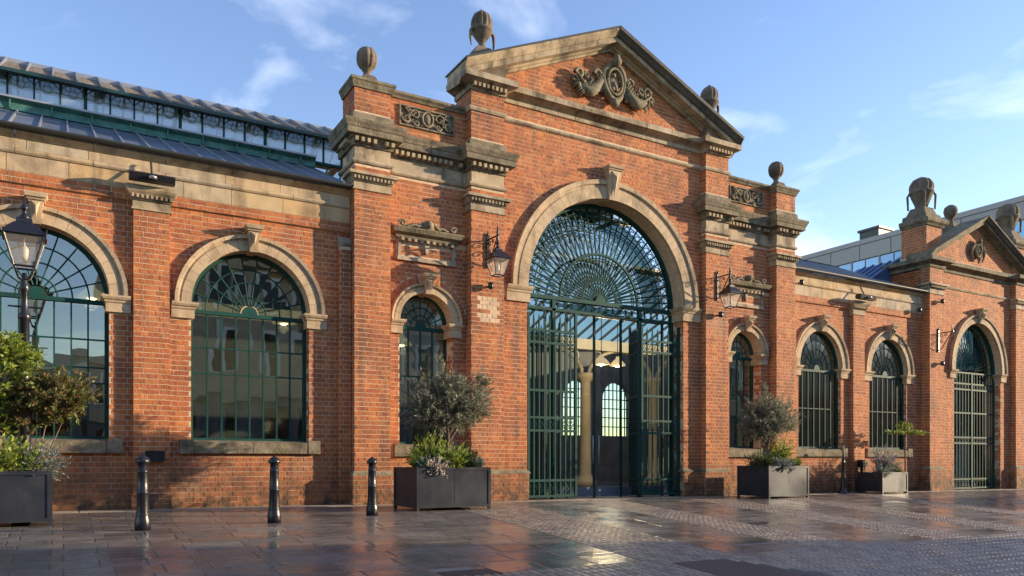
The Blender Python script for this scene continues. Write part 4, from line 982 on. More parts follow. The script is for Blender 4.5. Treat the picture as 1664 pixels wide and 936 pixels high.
for i, b in enumerate(BR):
    o, ud, nd, s, e, za, zb, m_ = b
    pr = PR + U(-.0025, .003)
    if i in single:
        w = round(e - s, 3); mm = 'pale_brick' if pale(b) else 'brick'; key = (w, ud, mm)
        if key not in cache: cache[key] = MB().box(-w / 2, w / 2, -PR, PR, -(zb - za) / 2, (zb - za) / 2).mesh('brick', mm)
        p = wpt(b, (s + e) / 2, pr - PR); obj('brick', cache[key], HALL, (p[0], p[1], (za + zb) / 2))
    else:
        A, B = wpt(b, s, 0), wpt(b, e, 0); A2, B2 = wpt(b, s, pr), wpt(b, e, pr)
        vs = [(A[0], A[1], za), (B[0], B[1], za), (B[0], B[1], zb), (A[0], A[1], zb), (A2[0], A2[1], za), (B2[0], B2[1], za), (B2[0], B2[1], zb), (A2[0], A2[1], zb)]
        rest.add(vs, [(4, 5, 6, 7), (0, 1, 5, 4), (1, 2, 6, 5), (2, 3, 7, 6), (3, 0, 4, 7)])
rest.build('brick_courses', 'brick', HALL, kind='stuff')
print('bricks', len(BR))

# ------------------------------------------------------------------ ground
def fan(u, y): return u * (1 + .045 * (y + 5))
g = MB().add([(-400, -400, gz(-400) - .0028), (600, -400, gz(600) - .0028), (600, 400, gz(600) - .0028), (-400, 400, gz(-400) - .0028)], [(0, 1, 2, 3)]); 
GROUND = g.build('pavement', 'joint', None, kind='structure')
SLB = []; STT = []
def quad(u0, u1, y0, y1, g_, lst, t=.03, dz=.0015, m_='slab'):
    pts = [(fan(u0, y0) + g_, y0 + g_), (fan(u1, y0) - g_, y0 + g_), (fan(u1, y1) - g_, y1 - g_), (fan(u0, y1) + g_, y1 - g_)]
    lst.append((pts, t, dz, m_))
ys = [-.06, -.62, -1.2, -1.92, -2.5, -3.1, -3.62, -4.2, -4.72]
while ys[-1] > -17: ys.append(ys[-1] - U(.5, .62))
def bands(y0):
    L = [(-9, 5.6, 's'), (5.6, 6.95, 't'), (6.95, 8.4, 's'), (8.4, 9.35, 't'), (9.35, 11.0, 's'), (11.0, 12.0, 't'), (12.0, 13.3, 's'), (13.3, 14.2, 't'), (14.2, 16.2, 's'), (16.2, 17.0, 't'), (17, 30, 's')]
    return L
for r_ in range(len(ys) - 1):
    y1, y0 = ys[r_], ys[r_ + 1]; ym = (y0 + y1) / 2
    if r_ == 0:
        x = -9.0
        while x < 30:
            w = U(.7, 1.1); STT.append(([(x + .006, y0), (x + w - .006, y0), (x + w - .006, y1), (x + .006, y1)], .035, .001, 'kerb')); x += w
        continue
    for u0, u1, k in bands(ym):
        if ym < -9.7 and u0 >= 2 and k == 's': k = 't'
        if ym < -9.7 and u1 == 5.6: 
            segs = [(u0, 3.0, 's'), (3.0, 5.6, 't')]
        else: segs = [(u0, u1, k)]
        for a, b, kk in segs:
            if kk == 's':
                u = a if a > -9 else -9 + (r_ % 2) * .3
                while u < b - .02:
                    w = U(.38, .62) if a < 3 else U(.55, .9)
                    if a <= -9: w = .41 if u < 1 else .62
                    if b - u - w < .25: w = b - u
                    w = min(w, b - u)
                    quad(u, u + w, y0, y1, .004, SLB, dz=.0011); u += w
            else:
                nr = max(1, round((y1 - y0) / .2)); nc = max(1, round((b - a) / .105))
                for j in range(nc):
                    o_ = (j % 2) * .1
                    for i in range(nr):
                        ya = y0 + (y1 - y0) * i / nr; yb_ = y0 + (y1 - y0) * (i + 1) / nr
                        quad(a + (b - a) * j / nc, a + (b - a) * (j + 1) / nc, ya, yb_, .007, STT, t=.034, dz=.004, m_='sett')
def tarred(p): return 4.5 + (p[1] + 9.9) * .27 < p[0] < 5.15 and -11.2 < p[1] < -9.88
def emit(lst, name, rname):
    sc2 = []
    for i, (pts, t, dz, m_) in enumerate(lst):
        qs = [proj(x, y, 0) for x, y in pts]
        if all(q and -10 < q[0] < 1674 and q[1] < 960 for q in qs):
            A = 0
            for j in range(4): A += qs[j][0] * qs[(j + 1) % 4][1] - qs[(j + 1) % 4][0] * qs[j][1]
            sc2.append((abs(A), i))
    sc2.sort(reverse=True); best = set(i for _, i in sc2[:290]); rst = {}
    for i, (pts, t, dz, m_) in enumerate(lst):
        cx_, cy_ = sum(p[0] for p in pts) / 4, sum(p[1] for p in pts) / 4
        if m_ == 'sett' and tarred((cx_, cy_)): continue
        tx_, ty_ = U(-dz, dz) * 4, U(-dz, dz) * 4; z0 = gz(cx_)
        if i in best: mb = MB(); ox, oy = cx_, cy_
        else: mb = rst.setdefault(m_, MB()); ox = oy = 0
        bv = .012 if m_ != 'sett' else .012
        top = []
        for x, y in pts:
            l = hypot(x - cx_, y - cy_); k = 1 - bv / l * 1.4
            X, Y = cx_ + (x - cx_) * k, cy_ + (y - cy_) * k
            top.append((X - ox, Y - oy, gz(X) - .03 + t + (X - cx_) * tx_ + (Y - cy_) * ty_))
        low_ = [(x - ox, y - oy, gz(x) - .03 + t - (.003 if m_ != 'sett' else .007)) for x, y in pts]; bot = [(x - ox, y - oy, gz(x) - .034) for x, y in pts]
        mb.add(top + low_ + bot, [(0, 1, 2, 3)] + [(4 + j, 4 + (j + 1) % 4, (j + 1) % 4, j) for j in range(4)] + [(8 + j, 8 + (j + 1) % 4, 4 + (j + 1) % 4, 4 + j) for j in range(4)])
        if i in best: mb.build(name if m_ != 'kerb' else 'kerb_stone', m_, GROUND, loc=(ox, oy, 0))
    for m_, mb in rst.items(): mb.build(rname if m_ != 'kerb' else 'kerb_stones', m_, GROUND, kind='stuff')
emit(SLB, 'paving_slab', 'paving_slabs'); emit(STT, 'sett', 'setts')
print('slabs', len(SLB), 'setts', len(STT))
MB().add([(4.15, -11.2, gz(4.4) - .002), (5.0, -11.2, gz(5) - .002), (5.15, -9.86, gz(5) - .002), (4.52, -9.9, gz(4.4) - .002), (4.15, -11.2, -.07), (5.0, -11.2, -.07), (5.15, -9.86, -.07), (4.52, -9.9, -.07)], [(0, 1, 2, 3), (3, 2, 6, 7)]).build('tarmac_patch', 'tar', None, kind='structure')
MB().box(2.52, 2.86, -9.52, -9.36, gz(2.7) - .02, gz(2.7) + .006).build('pale_paving_stone', 'pale_slab', GROUND)
MB().box(2.52, 2.95, -9.80, -9.53, gz(2.7) - .02, gz(2.7) + .005).build('cover_plate', 'tar', GROUND)

# ------------------------------------------------------------------ bollards
def bollard_proto():
    r = thing('bollard', '', 'bollard', group='black iron bollards along the pavement')
    MB().lathe([(.092, 0), (.092, .12), (.090, .14), (.079, .19), (.078, .195), (.081, .20), (.081, .215), (.073, .22), (.073, .222), (.067, .47), (.071, .475), (.071, .487), (.067, .492), (.060, .73), (.064, .735), (.064, .75), (.058, .755), (.056, .84)], (0, 0, -.02), 20).build('shaft', 'iron', r)
    MB().lathe([(.062, .0), (.082, .008), (.084, .03), (.080, .045), (.066, .065), (.045, .085), (.022, .095), (.015, .11), (0, .113)], (0, 0, .82), 16).build('cap', 'iron', r)
    return r
def copy(root, loc, label, rot=0):
    c = root.copy(); COL.objects.link(c); c.location = loc; c['label'] = label; c.rotation_euler = (0, 0, rot)
    for ch in root.children:
        d = ch.copy(); COL.objects.link(d); d.parent = c
    return c
bp = bollard_proto(); bp.location = (.87, -4.5, gz(.9)); bp['label'] = 'black iron bollard nearest the camera, in front of the brick pilaster'
copy(bp, (2.56, -4.05, gz(2.5)), 'black iron bollard standing below the big window with the buff reflection')
copy(bp, (4.27, -3.25, gz(4.2)), 'black iron bollard just left of the dark planter with the olive')
# thin black post beside the right wing
r = thing('slender_post', 'slim black iron post with a pale bare tip, right of the grey olive planter', 'post', (19.45, -.52, gz(19.4)))
MB().lathe([(.16, 0), (.15, .05), (.09, .12), (.075, .2), (.055, .5), (.05, .9), (.06, .92), (.045, .95), (.04, 1.05)], (0, 0, -.02), 12).build('shaft', 'iron', r)
MB().lathe([(.035, 0), (.03, .2), (.03, .35), (0, .37)], (0, 0, 1.02), 10).build('tip', 'stone', r)
r = thing('service_post', 'short black pillar with a square head against the right pilaster', 'post', (20.75, -.22, gz(20.7)))
MB().box(-.05, .05, -.05, .05, -.02, .78).build('shaft', 'iron', r); MB().box(-.11, .11, -.09, .09, .78, .98).build('head', 'iron', r)
r = thing('wall_box', 'small black box fixed low on the brick pilaster behind the nearest bollard', 'utility box', (1.42, -.17, .9))
MB().box(-.15, .15, -.06, .05, -.07, .10).build('box_body', 'iron', r); MB().box(-.16, .16, -.075, -.06, .08, .115).build('box_lid', 'iron', r)

# ------------------------------------------------------------------ lanterns
def lantern_head(parent, s=1.0, z=0, glass='lantern_glass'):
    """four-sided tapering lantern; z is the bottom of the glass"""
    f_ = MB(); a, b, h = .115 * s, .225 * s, .40 * s
    for q1, q2 in ((-1, -1), (1, -1), (1, 1), (-1, 1)): f_.tube([(q1 * a, q2 * a, z), (q1 * b, q2 * b, z + h)], .013 * s, 4, smooth=False)
    for k, zz in ((a, z), (b, z + h)):
        for p, q in (((-k, -k), (k, -k)), ((k, -k), (k, k)), ((k, k), (-k, k)), ((-k, k), (-k, -k))): f_.tube([(p[0], p[1], zz), (q[0], q[1], zz)], .014 * s, 4, smooth=False)
    f_.build('lantern_frame', 'iron', parent)
    g_ = MB(); k = .97
    c4 = [(-1, -1), (1, -1), (1, 1), (-1, 1)]
    for i in range(4):
        p, q = c4[i], c4[(i + 1) % 4]
        MB().add([(p[0] * a * k, p[1] * a * k, z), (q[0] * a * k, q[1] * a * k, z), (q[0] * b * k, q[1] * b * k, z + h), (p[0] * b * k, p[1] * b * k, z + h)], [(0, 1, 2, 3)]).build('lantern_pane', glass, parent)
    rf = MB(); lv = [(b * 1.12, z + h), (b * 1.10, z + h + .02 * s), (b * .62, z + h + .15 * s), (b * .42, z + h + .19 * s), (b * .40, z + h + .24 * s)]
    for i in range(len(lv) - 1):
        vs = [(q[0] * lv[i][0], q[1] * lv[i][0], lv[i][1]) for q in c4] + [(q[0] * lv[i + 1][0], q[1] * lv[i + 1][0], lv[i + 1][1]) for q in c4]
        rf.add(vs, [(0, 1, 5, 4), (1, 2, 6, 5), (2, 3, 7, 6), (3, 0, 4, 7), (4, 5, 6, 7), (0, 3, 2, 1)])
    zz = z + h + .24 * s
    rf.lathe([(.07 * s, 0), (.075 * s, .03 * s), (.04 * s, .06 * s), (.03 * s, .12 * s), (.055 * s, .14 * s), (.05 * s, .17 * s), (.02 * s, .2 * s), (.012 * s, .28 * s), (0, .3 * s)], (0, 0, zz), 10)
    for q in c4: rf.tube([(q[0] * b * 1.1, q[1] * b * 1.1, z + h), (q[0] * b * 1.16, q[1] * b * 1.16, z + h + .07 * s)], .012 * s, 4)
    rf.build('lantern_roof', 'iron', parent)
    bl = MB().lathe([(.03 * s, 0), (.045 * s, .05 * s), (.05 * s, .14 * s), (.03 * s, .18 * s), (0, .19 * s)], (0, 0, z + .10 * s), 10); bl.tube([(0, 0, z + .28 * s), (0, 0, z + h)], .012 * s, 5)
    bl.build('mantle', 'mantle', parent)
sl = thing('street_lamp', 'black cast iron street lamp with tapered glass lantern at the left edge', 'street lamp', (-.445, -2.0, gz(0)))
MB().lathe([(.16, 0), (.16, .5), (.10, .58), (.085, .7), (.075, 1.6), (.085, 1.62), (.085, 1.66), (.068, 1.7), (.060, 2.86), (.083, 2.88), (.083, 2.93), (.053, 2.97), (.048, 3.26), (.072, 3.29), (.058, 3.35), (.035, 3.43), (.03, 3.53)], (0, 0, -.02), 18).build('lamp_post', 'iron', sl)
fr_ = MB()
for k in range(4):
    a = pi / 4 + k * pi / 2; fr_.tube([(.03 * cos(a), .03 * sin(a), 3.41), (.10 * cos(a), .10 * sin(a), 3.44), (.16 * cos(a), .16 * sin(a), 3.57), (.16 * cos(a), .16 * sin(a), 3.66)], .014, 5)
fr_.tube([(-.2, 0, 3.03), (.2, 0, 3.03)], .014, 6); fr_.build('lamp_frog', 'iron', sl)
lantern_head(sl, 1.06, 3.59)
def wall_lantern(x, label, z=5.60, lamp=True, sc=1.0):
    r = thing('wall_lantern', label, 'wall lamp', (x, YT - .01, z), group='lanterns on scrolled wall brackets')
    b_ = MB().box(-.03, .03, -.03, .0, -.62, .08)
    b_.tube([(0, -.02, -.02), (0, -.5, -.02)], .018, 6); b_.tube([(0, -.02, -.58), (0, -.12, -.5), (0, -.42, -.06)], .014, 6)
    for cy, cz, rr_ in ((-.10, -.12, .07), (-.10, -.30, .06), (-.24, -.10, .05)):
        b_.tube([(0, cy + rr_ * (1 - t / 16) * cos(t * .7), cz + rr_ * (1 - t / 16) * sin(t * .7)) for t in range(12)], .010, 5)
    b_.ball((0, -.02, .1), .025, .025, .05, 8, 5)
    b_.tube([(0, -.45, .17), (0, -.45, .03), (0, -.45, -.12)], [.012, .028, .02], 6); b_.build('bracket', 'iron', r)
    if lamp:
        h = thing_child(r, (0, -.45, -.87)); lantern_head(h, .86, 0)
    return r
def thing_child(parent, loc):
    # a plain hanger mesh that carries the lantern parts
    o = MB().tube([(0, 0, .78), (0, 0, .87)], .015, 6).build('hanger', 'iron', parent, loc=loc); return o
wall_lantern(7.94, 'black wall lantern on the pier left of the great arch')
wall_lantern(14.70, 'black wall lantern on the pier right of the great arch')
wall_lantern(24.45, 'bare scrolled iron bracket without lantern on the far pavilion pier', 4.95, False)
def spot(x, y, z, label):
    r = thing('spotlight', label, 'spotlight', (x, y, z), group='small black spotlights on the walls')
    MB().box(-.02, .02, -.08, 0, -.02, .02).build('arm', 'iron', r); MB().lathe([(.03, 0), (.055, .02), (.06, .14), (0, .145)], (0, -.12, -.07), 10).build('lamp_head', 'iron', r)
spot(7.96, YT, 4.58, 'small black spotlight under the left wall lantern'); spot(14.72, YT, 4.60, 'small black spotlight under the right wall lantern')
spot(24.5, YT, 5.95, 'small dark spotlight high on the far pavilion pier'); spot(24.5, YT, 3.95, 'small spotlight low on the far pavilion pier under the bare bracket')
spot(18.05, -.1, 5.86, 'small camera-like black lamp at the left end of the right frieze'); spot(23.6, -.1, 5.62, 'small dark lamp at the right end of the right frieze')
def flood(x, z, label, y=-.34):
    r = thing('floodlight', label, 'floodlight', (x, y, z), group='long black floodlights on pilaster capitals')
    MB().prismx([(-.09, -.05), (-.12, .05), (-.06, .09), (.07, .09), (.10, 0), (.06, -.05)], -.36, .36).build('housing', 'iron', r)
    MB().lathe([(.07, 0), (.07, .03), (.04, .05)], (0, 0, 0), 12).build('swivel', 'steel', r).location = (0, -.13, -.02)
    MB().tube([(0, .02, .08), (0, .10, .22), (0, .18, .36)], .018, 6).build('bracket', 'gutter', r)
flood(1.36, 5.68, 'long black floodlight on the pilaster capital right of the street lamp'); flood(20.72, 5.67, 'black floodlight on the capital of the right wing pilaster')

# ------------------------------------------------------------------ planters
def planter(x0, x1, y0, y1, h, label, rot=0.0):
    cx_, cy_ = (x0 + x1) / 2, (y0 + y1) / 2; z = gz(cx_); w, d = (x1 - x0) / 2, (y1 - y0) / 2
    r = thing('planter', label, 'planter', (cx_, cy_, z), group='square metal planters'); r.rotation_euler = (0, 0, rot)
    p = .05
    for q1 in (-1, 1):
        for q2 in (-1, 1):
            xa, ya = sorted((q1 * w, q1 * (w - p))), sorted((q2 * d, q2 * (d - p))); MB().box(xa[0], xa[1], ya[0], ya[1], 0, h).build('corner_post', 'planter', r)
    for q in (-1, 1):
        ya = sorted((q * (d - .012), q * (d - .03))); MB().box(-w + p, -.003, ya[0], ya[1], .07, h - .045).build('side_panel', 'planter', r); MB().box(.003, w - p, ya[0], ya[1], .07, h - .045).build('side_panel', 'planter', r)
        xa = sorted((q * (w - .012), q * (w - .03))); MB().box(xa[0], xa[1], -d + p, d - p, .07, h - .045).build('side_panel', 'planter', r)
        for za, zb in ((.055, .10), (h - .05, h)):
            ya = sorted((q * d, q * (d - .04))); MB().box(-w + p, w - p, ya[0], ya[1], za, zb).build('rail', 'planter', r)
            xa = sorted((q * w, q * (w - .04))); MB().box(xa[0], xa[1], -d + p, d - p, za, zb).build('rail', 'planter', r)
    MB().box(-w + .04, w - .04, -d + .04, d - .04, h - .16, h - .08).build('soil', 'soil', r)
    return (cx_, cy_, z + h - .08, w, d)
P1 = planter(-1.56, -.10, -3.34, -2.2, .71, 'dark blue-grey planter at the left edge under the street lamp')
P2 = planter(5.29, 6.74, -2.66, -1.58, .76, 'dark grey planter with an olive, left of the great entrance')
P3 = planter(14.80, 16.25, -1.92, -.9, .80, 'sunlit grey planter with an olive, right of the great entrance')
P4 = planter(20.38, 21.58, -1.12, -.32, .62, 'small grey planter of flowers between the two right windows')

# ------------------------------------------------------------------ plants
def leafquad(mb, p, d, l, w, up=(0, 0, 1)):
    n = sqrt(sum(q * q for q in d)) or 1; d = [q / n for q in d]
    s = [d[1] * up[2] - d[2] * up[1], d[2] * up[0] - d[0] * up[2], d[0] * up[1] - d[1] * up[0]]
    n = sqrt(sum(q * q for q in s)) or 1; s = [q / n * w * .5 for q in s]
    k = [p[j] + d[j] * l * .5 for j in range(3)]; e = [p[j] + d[j] * l for j in range(3)]
    mb.add([tuple(p), (k[0] + s[0], k[1] + s[1], k[2] + s[2]), tuple(e), (k[0] - s[0], k[1] - s[1], k[2] - s[2])], [(0, 1, 2, 3)])
def rnd():
    while True:
        v = (U(-1, 1), U(-1, 1), U(-1, 1)); l = sum(q * q for q in v)
        if .05 < l < 1: l = sqrt(l); return [q / l for q in v]
def sprigs(lm, tm, c, rad, n, leaves, ll, lw, start=None, tr=.006, up=.4, inner=.25, spread=.7, upb=None):
    for i in range(n):
        d = rnd(); d[2] = d[2] * .8 + up * .5
        k = U(.75, 1.12) if R() < .8 else U(1.1, 1.3)
        e = [c[0] + d[0] * rad[0] * k, c[1] + d[1] * rad[1] * k, c[2] + d[2] * rad[2] * k]
        s = start or (c[0] + d[0] * rad[0] * inner, c[1] + d[1] * rad[1] * inner, c[2] + d[2] * rad[2] * inner - rad[2] * .2)
        bend = [U(-.1, .1) * rad[0], U(-.1, .1) * rad[1], U(.05, .2) * rad[2]]
        pts = []
        for t in (0, .25, .5, .75, 1): pts.append(tuple(s[j] + (e[j] - s[j]) * t + bend[j] * 4 * t * (1 - t) for j in range(3)))
        if tm and R() < .6: tm.tube(pts, [tr * (1.4 - t) for t in (0, .25, .5, .75, 1)], 3, caps=False)
        for m_ in range(leaves):
            t = .3 + .7 * (m_ + R()) / leaves; q = min(int(t * 4), 3); f_ = t * 4 - q
            p = [pts[q][j] + (pts[q + 1][j] - pts[q][j]) * f_ for j in range(3)]
            o = rnd(); dd = [(e[j] - s[j]) for j in range(3)]; l = sqrt(sum(x * x for x in dd)) or 1
            v = [dd[j] / l + o[j] * spread * 1.4 for j in range(3)]
            leafquad(lm, p, v, ll * U(.7, 1.3), lw * U(.8, 1.2), rnd())
def tree(name, label, cat, base, trunk, crown, n, leaves, ll, lw, lmn, group=None, extra=()):
    r = thing(name, label, cat, base, group)
    tm = MB(); lm = MB()
    for pts, rs in trunk: tm.tube(pts, rs, 7)
    tw = MB()
    for (c, rad, nn) in crown: sprigs(lm, tw, c, rad, int(n * nn), leaves, ll, lw)
    tm.build('trunk', 'bark', r); tw.build('twigs', 'bark', r); lm.build('crown', lmn, r)
    return r
def gtr(*h): return h
def olive(P, label, dx, group, k=1.0, seed=0):
    b = (P[0] + dx, P[1], P[2])
    tr = [([(0, 0, -.05), (.02, .0, .25), (-.01, .01, .5), (.03, 0, .72)], [.045, .04, .035, .03])]
    for q in ((-.35, .1, 1.05), (.4, -.1, 1.1), (.0, .2, 1.25), (-.15, -.25, 1.3), (.3, .15, 1.35)):
        tr.append(([(.01, 0, .55), (q[0] * .5, q[1] * .5, (q[2] + .55) * .5), q], [.025, .018, .008]))
    tree('olive_tree', label, 'tree', b, tr,
         [((-.05, 0, 1.05), (.66, .55, .60), .9), ((-.45, 0, 1.0), (.42, .4, .50), .45), ((.45, 0, 1.15), (.48, .45, .48), .55), ((.0, 0, 1.45), (.42, .4, .38), .4), ((-.15, 0, 1.72), (.14, .1, .42), .09), ((.62, 0, 1.5), (.32, .2, .35), .12), ((-.5, 0, 1.5), (.22, .2, .30), .08)],
         230, 20, .085, .016, 'olive', group)
G_OL = 'olive trees growing in the planters'
olive(P2, 'silvery olive tree in the dark planter left of the entrance', .12, G_OL)
olive(P3, 'silvery olive tree in the sunlit planter right of the entrance', -.18, G_OL)
def clump(name, label, cat, P, dx, dy, rad, n, leaves, ll, lw, m_, up=.5, z=0, group=None, stems=True, part='leaves'):
    rad = (rad[0] * 1.3, rad[1] * 1.3, rad[2] * 1.55); n = int(n * 1.5); ll *= 1.1
    r = thing(name, label, cat, (P[0] + dx, P[1] + dy, P[2]), group); lm, tm = MB(), MB()
    sprigs(lm, tm, (0, 0, rad[2] * .45 + z), rad, n, leaves, ll, lw, start=(0, 0, 0), up=up, tr=.004, spread=.5)
    tm.build('stems', 'bark', r); lm.build(part, m_, r); return r
def tuft(name, label, cat, P, dx, dy, rad, n, l, w, m_, droop=.5):
    rad *= 1.25; l *= 1.35; n = int(n * 1.4)
    r = thing(name, label, cat, (P[0] + dx, P[1] + dy, P[2])); lm = MB()
    for i in range(n):
        a = U(0, 2 * pi); k = U(.3, 1); pts = []
        for t in (0, .35, .7, 1): pts.append((cos(a) * rad * k * t, sin(a) * rad * k * t, l * (t - droop * k * t * t) + .02))
        s = (-sin(a) * w / 2, cos(a) * w / 2)
        for j in range(3):
            w0, w1 = (1, .9, .6)[j], (.9, .6, .05)[j]; p, q = pts[j], pts[j + 1]
            lm.add([(p[0] - s[0] * w0, p[1] - s[1] * w0, p[2]), (p[0] + s[0] * w0, p[1] + s[1] * w0, p[2]), (q[0] + s[0] * w1, q[1] + s[1] * w1, q[2]), (q[0] - s[0] * w1, q[1] - s[1] * w1, q[2])], [(0, 1, 2, 3)])
    lm.build('blades', m_, r); return r
# planter left edge
tr = [([(0, 0, -.05), (-.02, 0, .4), (.02, 0, .8)], [.05, .04, .03]), ([(0, 0, .1), (.15, .02, .45), (.32, 0, .85)], [.02, .015, .01]), ([(0, 0, .1), (-.2, 0, .5), (-.3, 0, .9)], [.03, .02, .01])]
tree('leafy_shrub', 'tall yellow-green shrub around the street lamp at the left edge', 'shrub', (P1[0] + .12, P1[1] + .25, P1[2]), tr,
     [((-.05, 0, 1.25), (.52, .4, .50), .9), ((.12, 0, 1.62), (.36, .3, .28), .45), ((-.2, 0, .75), (.45, .35, .5), .6)], 150, 20, .08, .032, 'fresh')
tree('leafy_shrub', 'red-tinged loose shrub leaning right from the left planter', 'shrub', (P1[0] + .50, P1[1] + .15, P1[2]), [([(0, 0, -.05), (.1, 0, .4), (.15, 0, .7)], [.015, .012, .008]), ([(0, 0, -.05), (.2, 0, .35), (.35, 0, .75)], [.012, .01, .006])],
     [((.25, 0, 1.02), (.46, .38, .42), 1.1), ((.0, 0, .80), (.35, .3, .35), .4)], 170, 26, .062, .027, 'redleaf')
clump('bushy_plant', 'fresh green leafy plant at the front right of the left planter', 'plant', P1, .25, -.30, (.30, .25, .22), 70, 14, .07, .032, 'fresh')
clump('bushy_plant', 'grey-green trailing plant over the right corner of the left planter', 'plant', P1, .60, -.25, (.22, .25, .24), 70, 16, .04, .02, 'silver', up=.2)
clump('bushy_plant', 'dark green low plant at the middle of the left planter', 'plant', P1, -.15, -.25, (.35, .25, .20), 60, 16, .05, .025, 'darkleaf')
# planter left of entrance
tuft('fern', 'bright green fern spilling over the left corner of the dark olive planter', 'fern', P2, -.58, -.22, .34, 150, .36, .022, 'fresh', .85)
clump('bushy_plant', 'bright yellow-green plant behind the flowers in the dark olive planter', 'plant', P2, -.22, .02, (.28, .25, .30), 80, 16, .07, .03, 'fresh')
clump('flowering_plant', 'pale pink and white flowers hanging over the rim of the dark olive planter', 'flowers', P2, -.30, -.46, (.20, .13, .14), 70, 12, .035, .032, 'petal', up=-.25, part='petals')
clump('bushy_plant', 'silver-leaved plant beside the pale flowers in the dark olive planter', 'plant', P2, -.50, -.42, (.13, .11, .13), 40, 12, .04, .022, 'silver', up=.2)
clump('bushy_plant', 'green leafy plant at the middle front of the dark olive planter', 'plant', P2, .08, -.32, (.26, .2, .20), 70, 14, .06, .028, 'fresh')
clump('bushy_plant', 'dark green mound under the olive in the dark planter', 'plant', P2, .25, .05, (.35, .3, .22), 90, 16, .05, .024, 'darkleaf')
clump('bushy_plant', 'dark purple mound near the right end of the dark olive planter', 'plant', P2, .42, -.30, (.16, .15, .16), 50, 14, .035, .02, 'darkleaf')
tuft('grass_tuft', 'pale striped grass at the right corner of the dark olive planter', 'grass', P2, .60, -.32, .20, 150, .26, .010, 'silver', .75)
# planter right of entrance
tuft('fern', 'green strappy plant at the left of the sunlit olive planter', 'fern', P3, -.35, -.05, .32, 120, .34, .022, 'fresh', .6)
clump('flowering_plant', 'grey-white leaved mound on the front rim of the sunlit planter', 'flowers', P3, -.12, -.42, (.30, .14, .16), 90, 14, .04, .026, 'silver', up=.1)
clump('bushy_plant', 'golden green plant right of centre in the sunlit planter', 'plant', P3, .28, .0, (.26, .25, .34), 90, 16, .06, .028, 'fresh')
tuft('fern', 'bright fern over the right corner of the sunlit planter', 'fern', P3, .56, -.22, .30, 150, .30, .020, 'fresh', .85)
clump('bushy_plant', 'dark mound at the left corner of the sunlit planter', 'plant', P3, -.60, -.1, (.2, .3, .18), 70, 14, .045, .022, 'darkleaf')
# small planter
clump('flowering_plant', 'purple and white flowers standing in the small right planter', 'flowers', P4, .02, .0, (.34, .26, .36), 110, 16, .045, .022, 'purple', up=.6, part='petals')
clump('bushy_plant', 'silvery trailing plant over the left front of the small right planter', 'plant', P4, -.38, -.25, (.24, .18, .16), 70, 14, .045, .022, 'silver', up=0)
clump('bushy_plant', 'grey-green bushy plant in the middle of the small right planter', 'plant', P4, .15, -.12, (.34, .2, .24), 90, 14, .05, .022, 'olive', up=.4)
tuft('fern', 'yellow-green fern over the right corner of the small right planter', 'fern', P4, .46, -.18, .26, 110, .22, .02, 'fresh', .95)
# slender young tree with one flat tier of leaves
r = thing('young_tree', 'thin young tree with one flat tier of yellow-green leaves before the right window', 'tree', (22.0, -.75, gz(22)))
tm = MB().tube([(0, 0, 0), (.02, 0, .9), (-.02, 0, 1.7), (0, 0, 2.2)], [.03, .025, .018, .01], 6); tm.tube([(0, 0, 1.72), (-.5, 0, 1.80), (-.85, 0, 1.72)], .009, 4); tm.tube([(0, 0, 1.72), (.6, .0, 1.84), (1.0, 0, 1.80)], .009, 4); tm.build('trunk', 'bark', r)
lm = MB(); sprigs(lm, None, (.08, 0, 1.80), (.98, .25, .07), 80, 14, .06, .03); sprigs(lm, None, (.0, 0, 1.98), (.28, .2, .14), 30, 12, .06, .03); lm.build('crown', 'fresh', r)

# ------------------------------------------------------------------ pendant lamps inside the hall
def pendant(x, y, z, label, pw=14):
    r = thing('pendant_lamp', label, 'lamp', (x, y, z), group='pendant lamps inside the hall')
    MB().lathe([(.26, 0), (.25, .04), (.16, .15), (.07, .22), (.05, .3), (.0, .31)], (0, 0, 0), 16).build('lamp_shade', 'shade', r)
    MB().ball((0, 0, .03), .10, .10, .07).build('bulb', 'lamp_on', r); MB().tube([(0, 0, .3), (0, 0, 1.4)], .012, 5).build('cord', 'iron', r)
    ld = bpy.data.lights.new('lamp_light', 'POINT'); ld.energy = pw; ld.color = (1, .72, .42); ld.shadow_soft_size = .12
    lo = bpy.data.objects.new('lamp_light', ld); COL.objects.link(lo); lo.parent = r; lo.location = (0, 0, -.12)
pendant(4.42, 3.0, 3.98, 'glowing dome lamp seen through the big window below the right of its fan'); pendant(.55, 3.0, 4.15, 'glowing dome lamp seen at the right of the left-edge window')
pendant(14.2, 4.0, 3.75, 'glowing dome lamp seen between the open gate leaves', 75); pendant(7.3, 3.0, 3.7, 'lamp seen through the small window left of the entrance'); pendant(15.6, 5.0, 3.9, 'farther glowing lamp seen at the right between the gate leaves', 60)

# ------------------------------------------------------------------ modern building behind
r = thing('office_building', 'modern grey-clad building with a long window band rising behind the right wing', 'building', (0, 0, 0))
MB().box(45.3, 62, 2, 24, -2, 14.9).build('wall', 'clad', r)
MB().box(45.1, 62, 1.8, 24.2, 14.9, 15.2).build('parapet', 'clad', r)
pa_ = MB().box(45.1, 45.28, 0, .0 + 1.0, 0, 1).v
me = {}
for z0_, z1_ in ((13.92, 14.88),):
    y = 2.0
    while y < 24:
        w = 2.18; MB().box(45.16, 45.29, y + .015, min(y + w, 24) - .015, z0_, z1_).build('cladding_panel', 'clad', r); y += w + .02
for y in range(2, 24, 2):
    for k in range(2):
        if y == 12: continue
        MB().box(45.2, 45.29, y + k + .04, y + k + .96, 12.5, 13.85).build('window', 'blue_glass', r)
    MB().box(45.15, 45.29, y - .05, y + .05, 12.4, 13.9).build('mullion', 'clad', r)
    MB().box(45.2, 45.29, y + .06, y + 1.94, 6, 9).build('window', 'blue_glass', r)
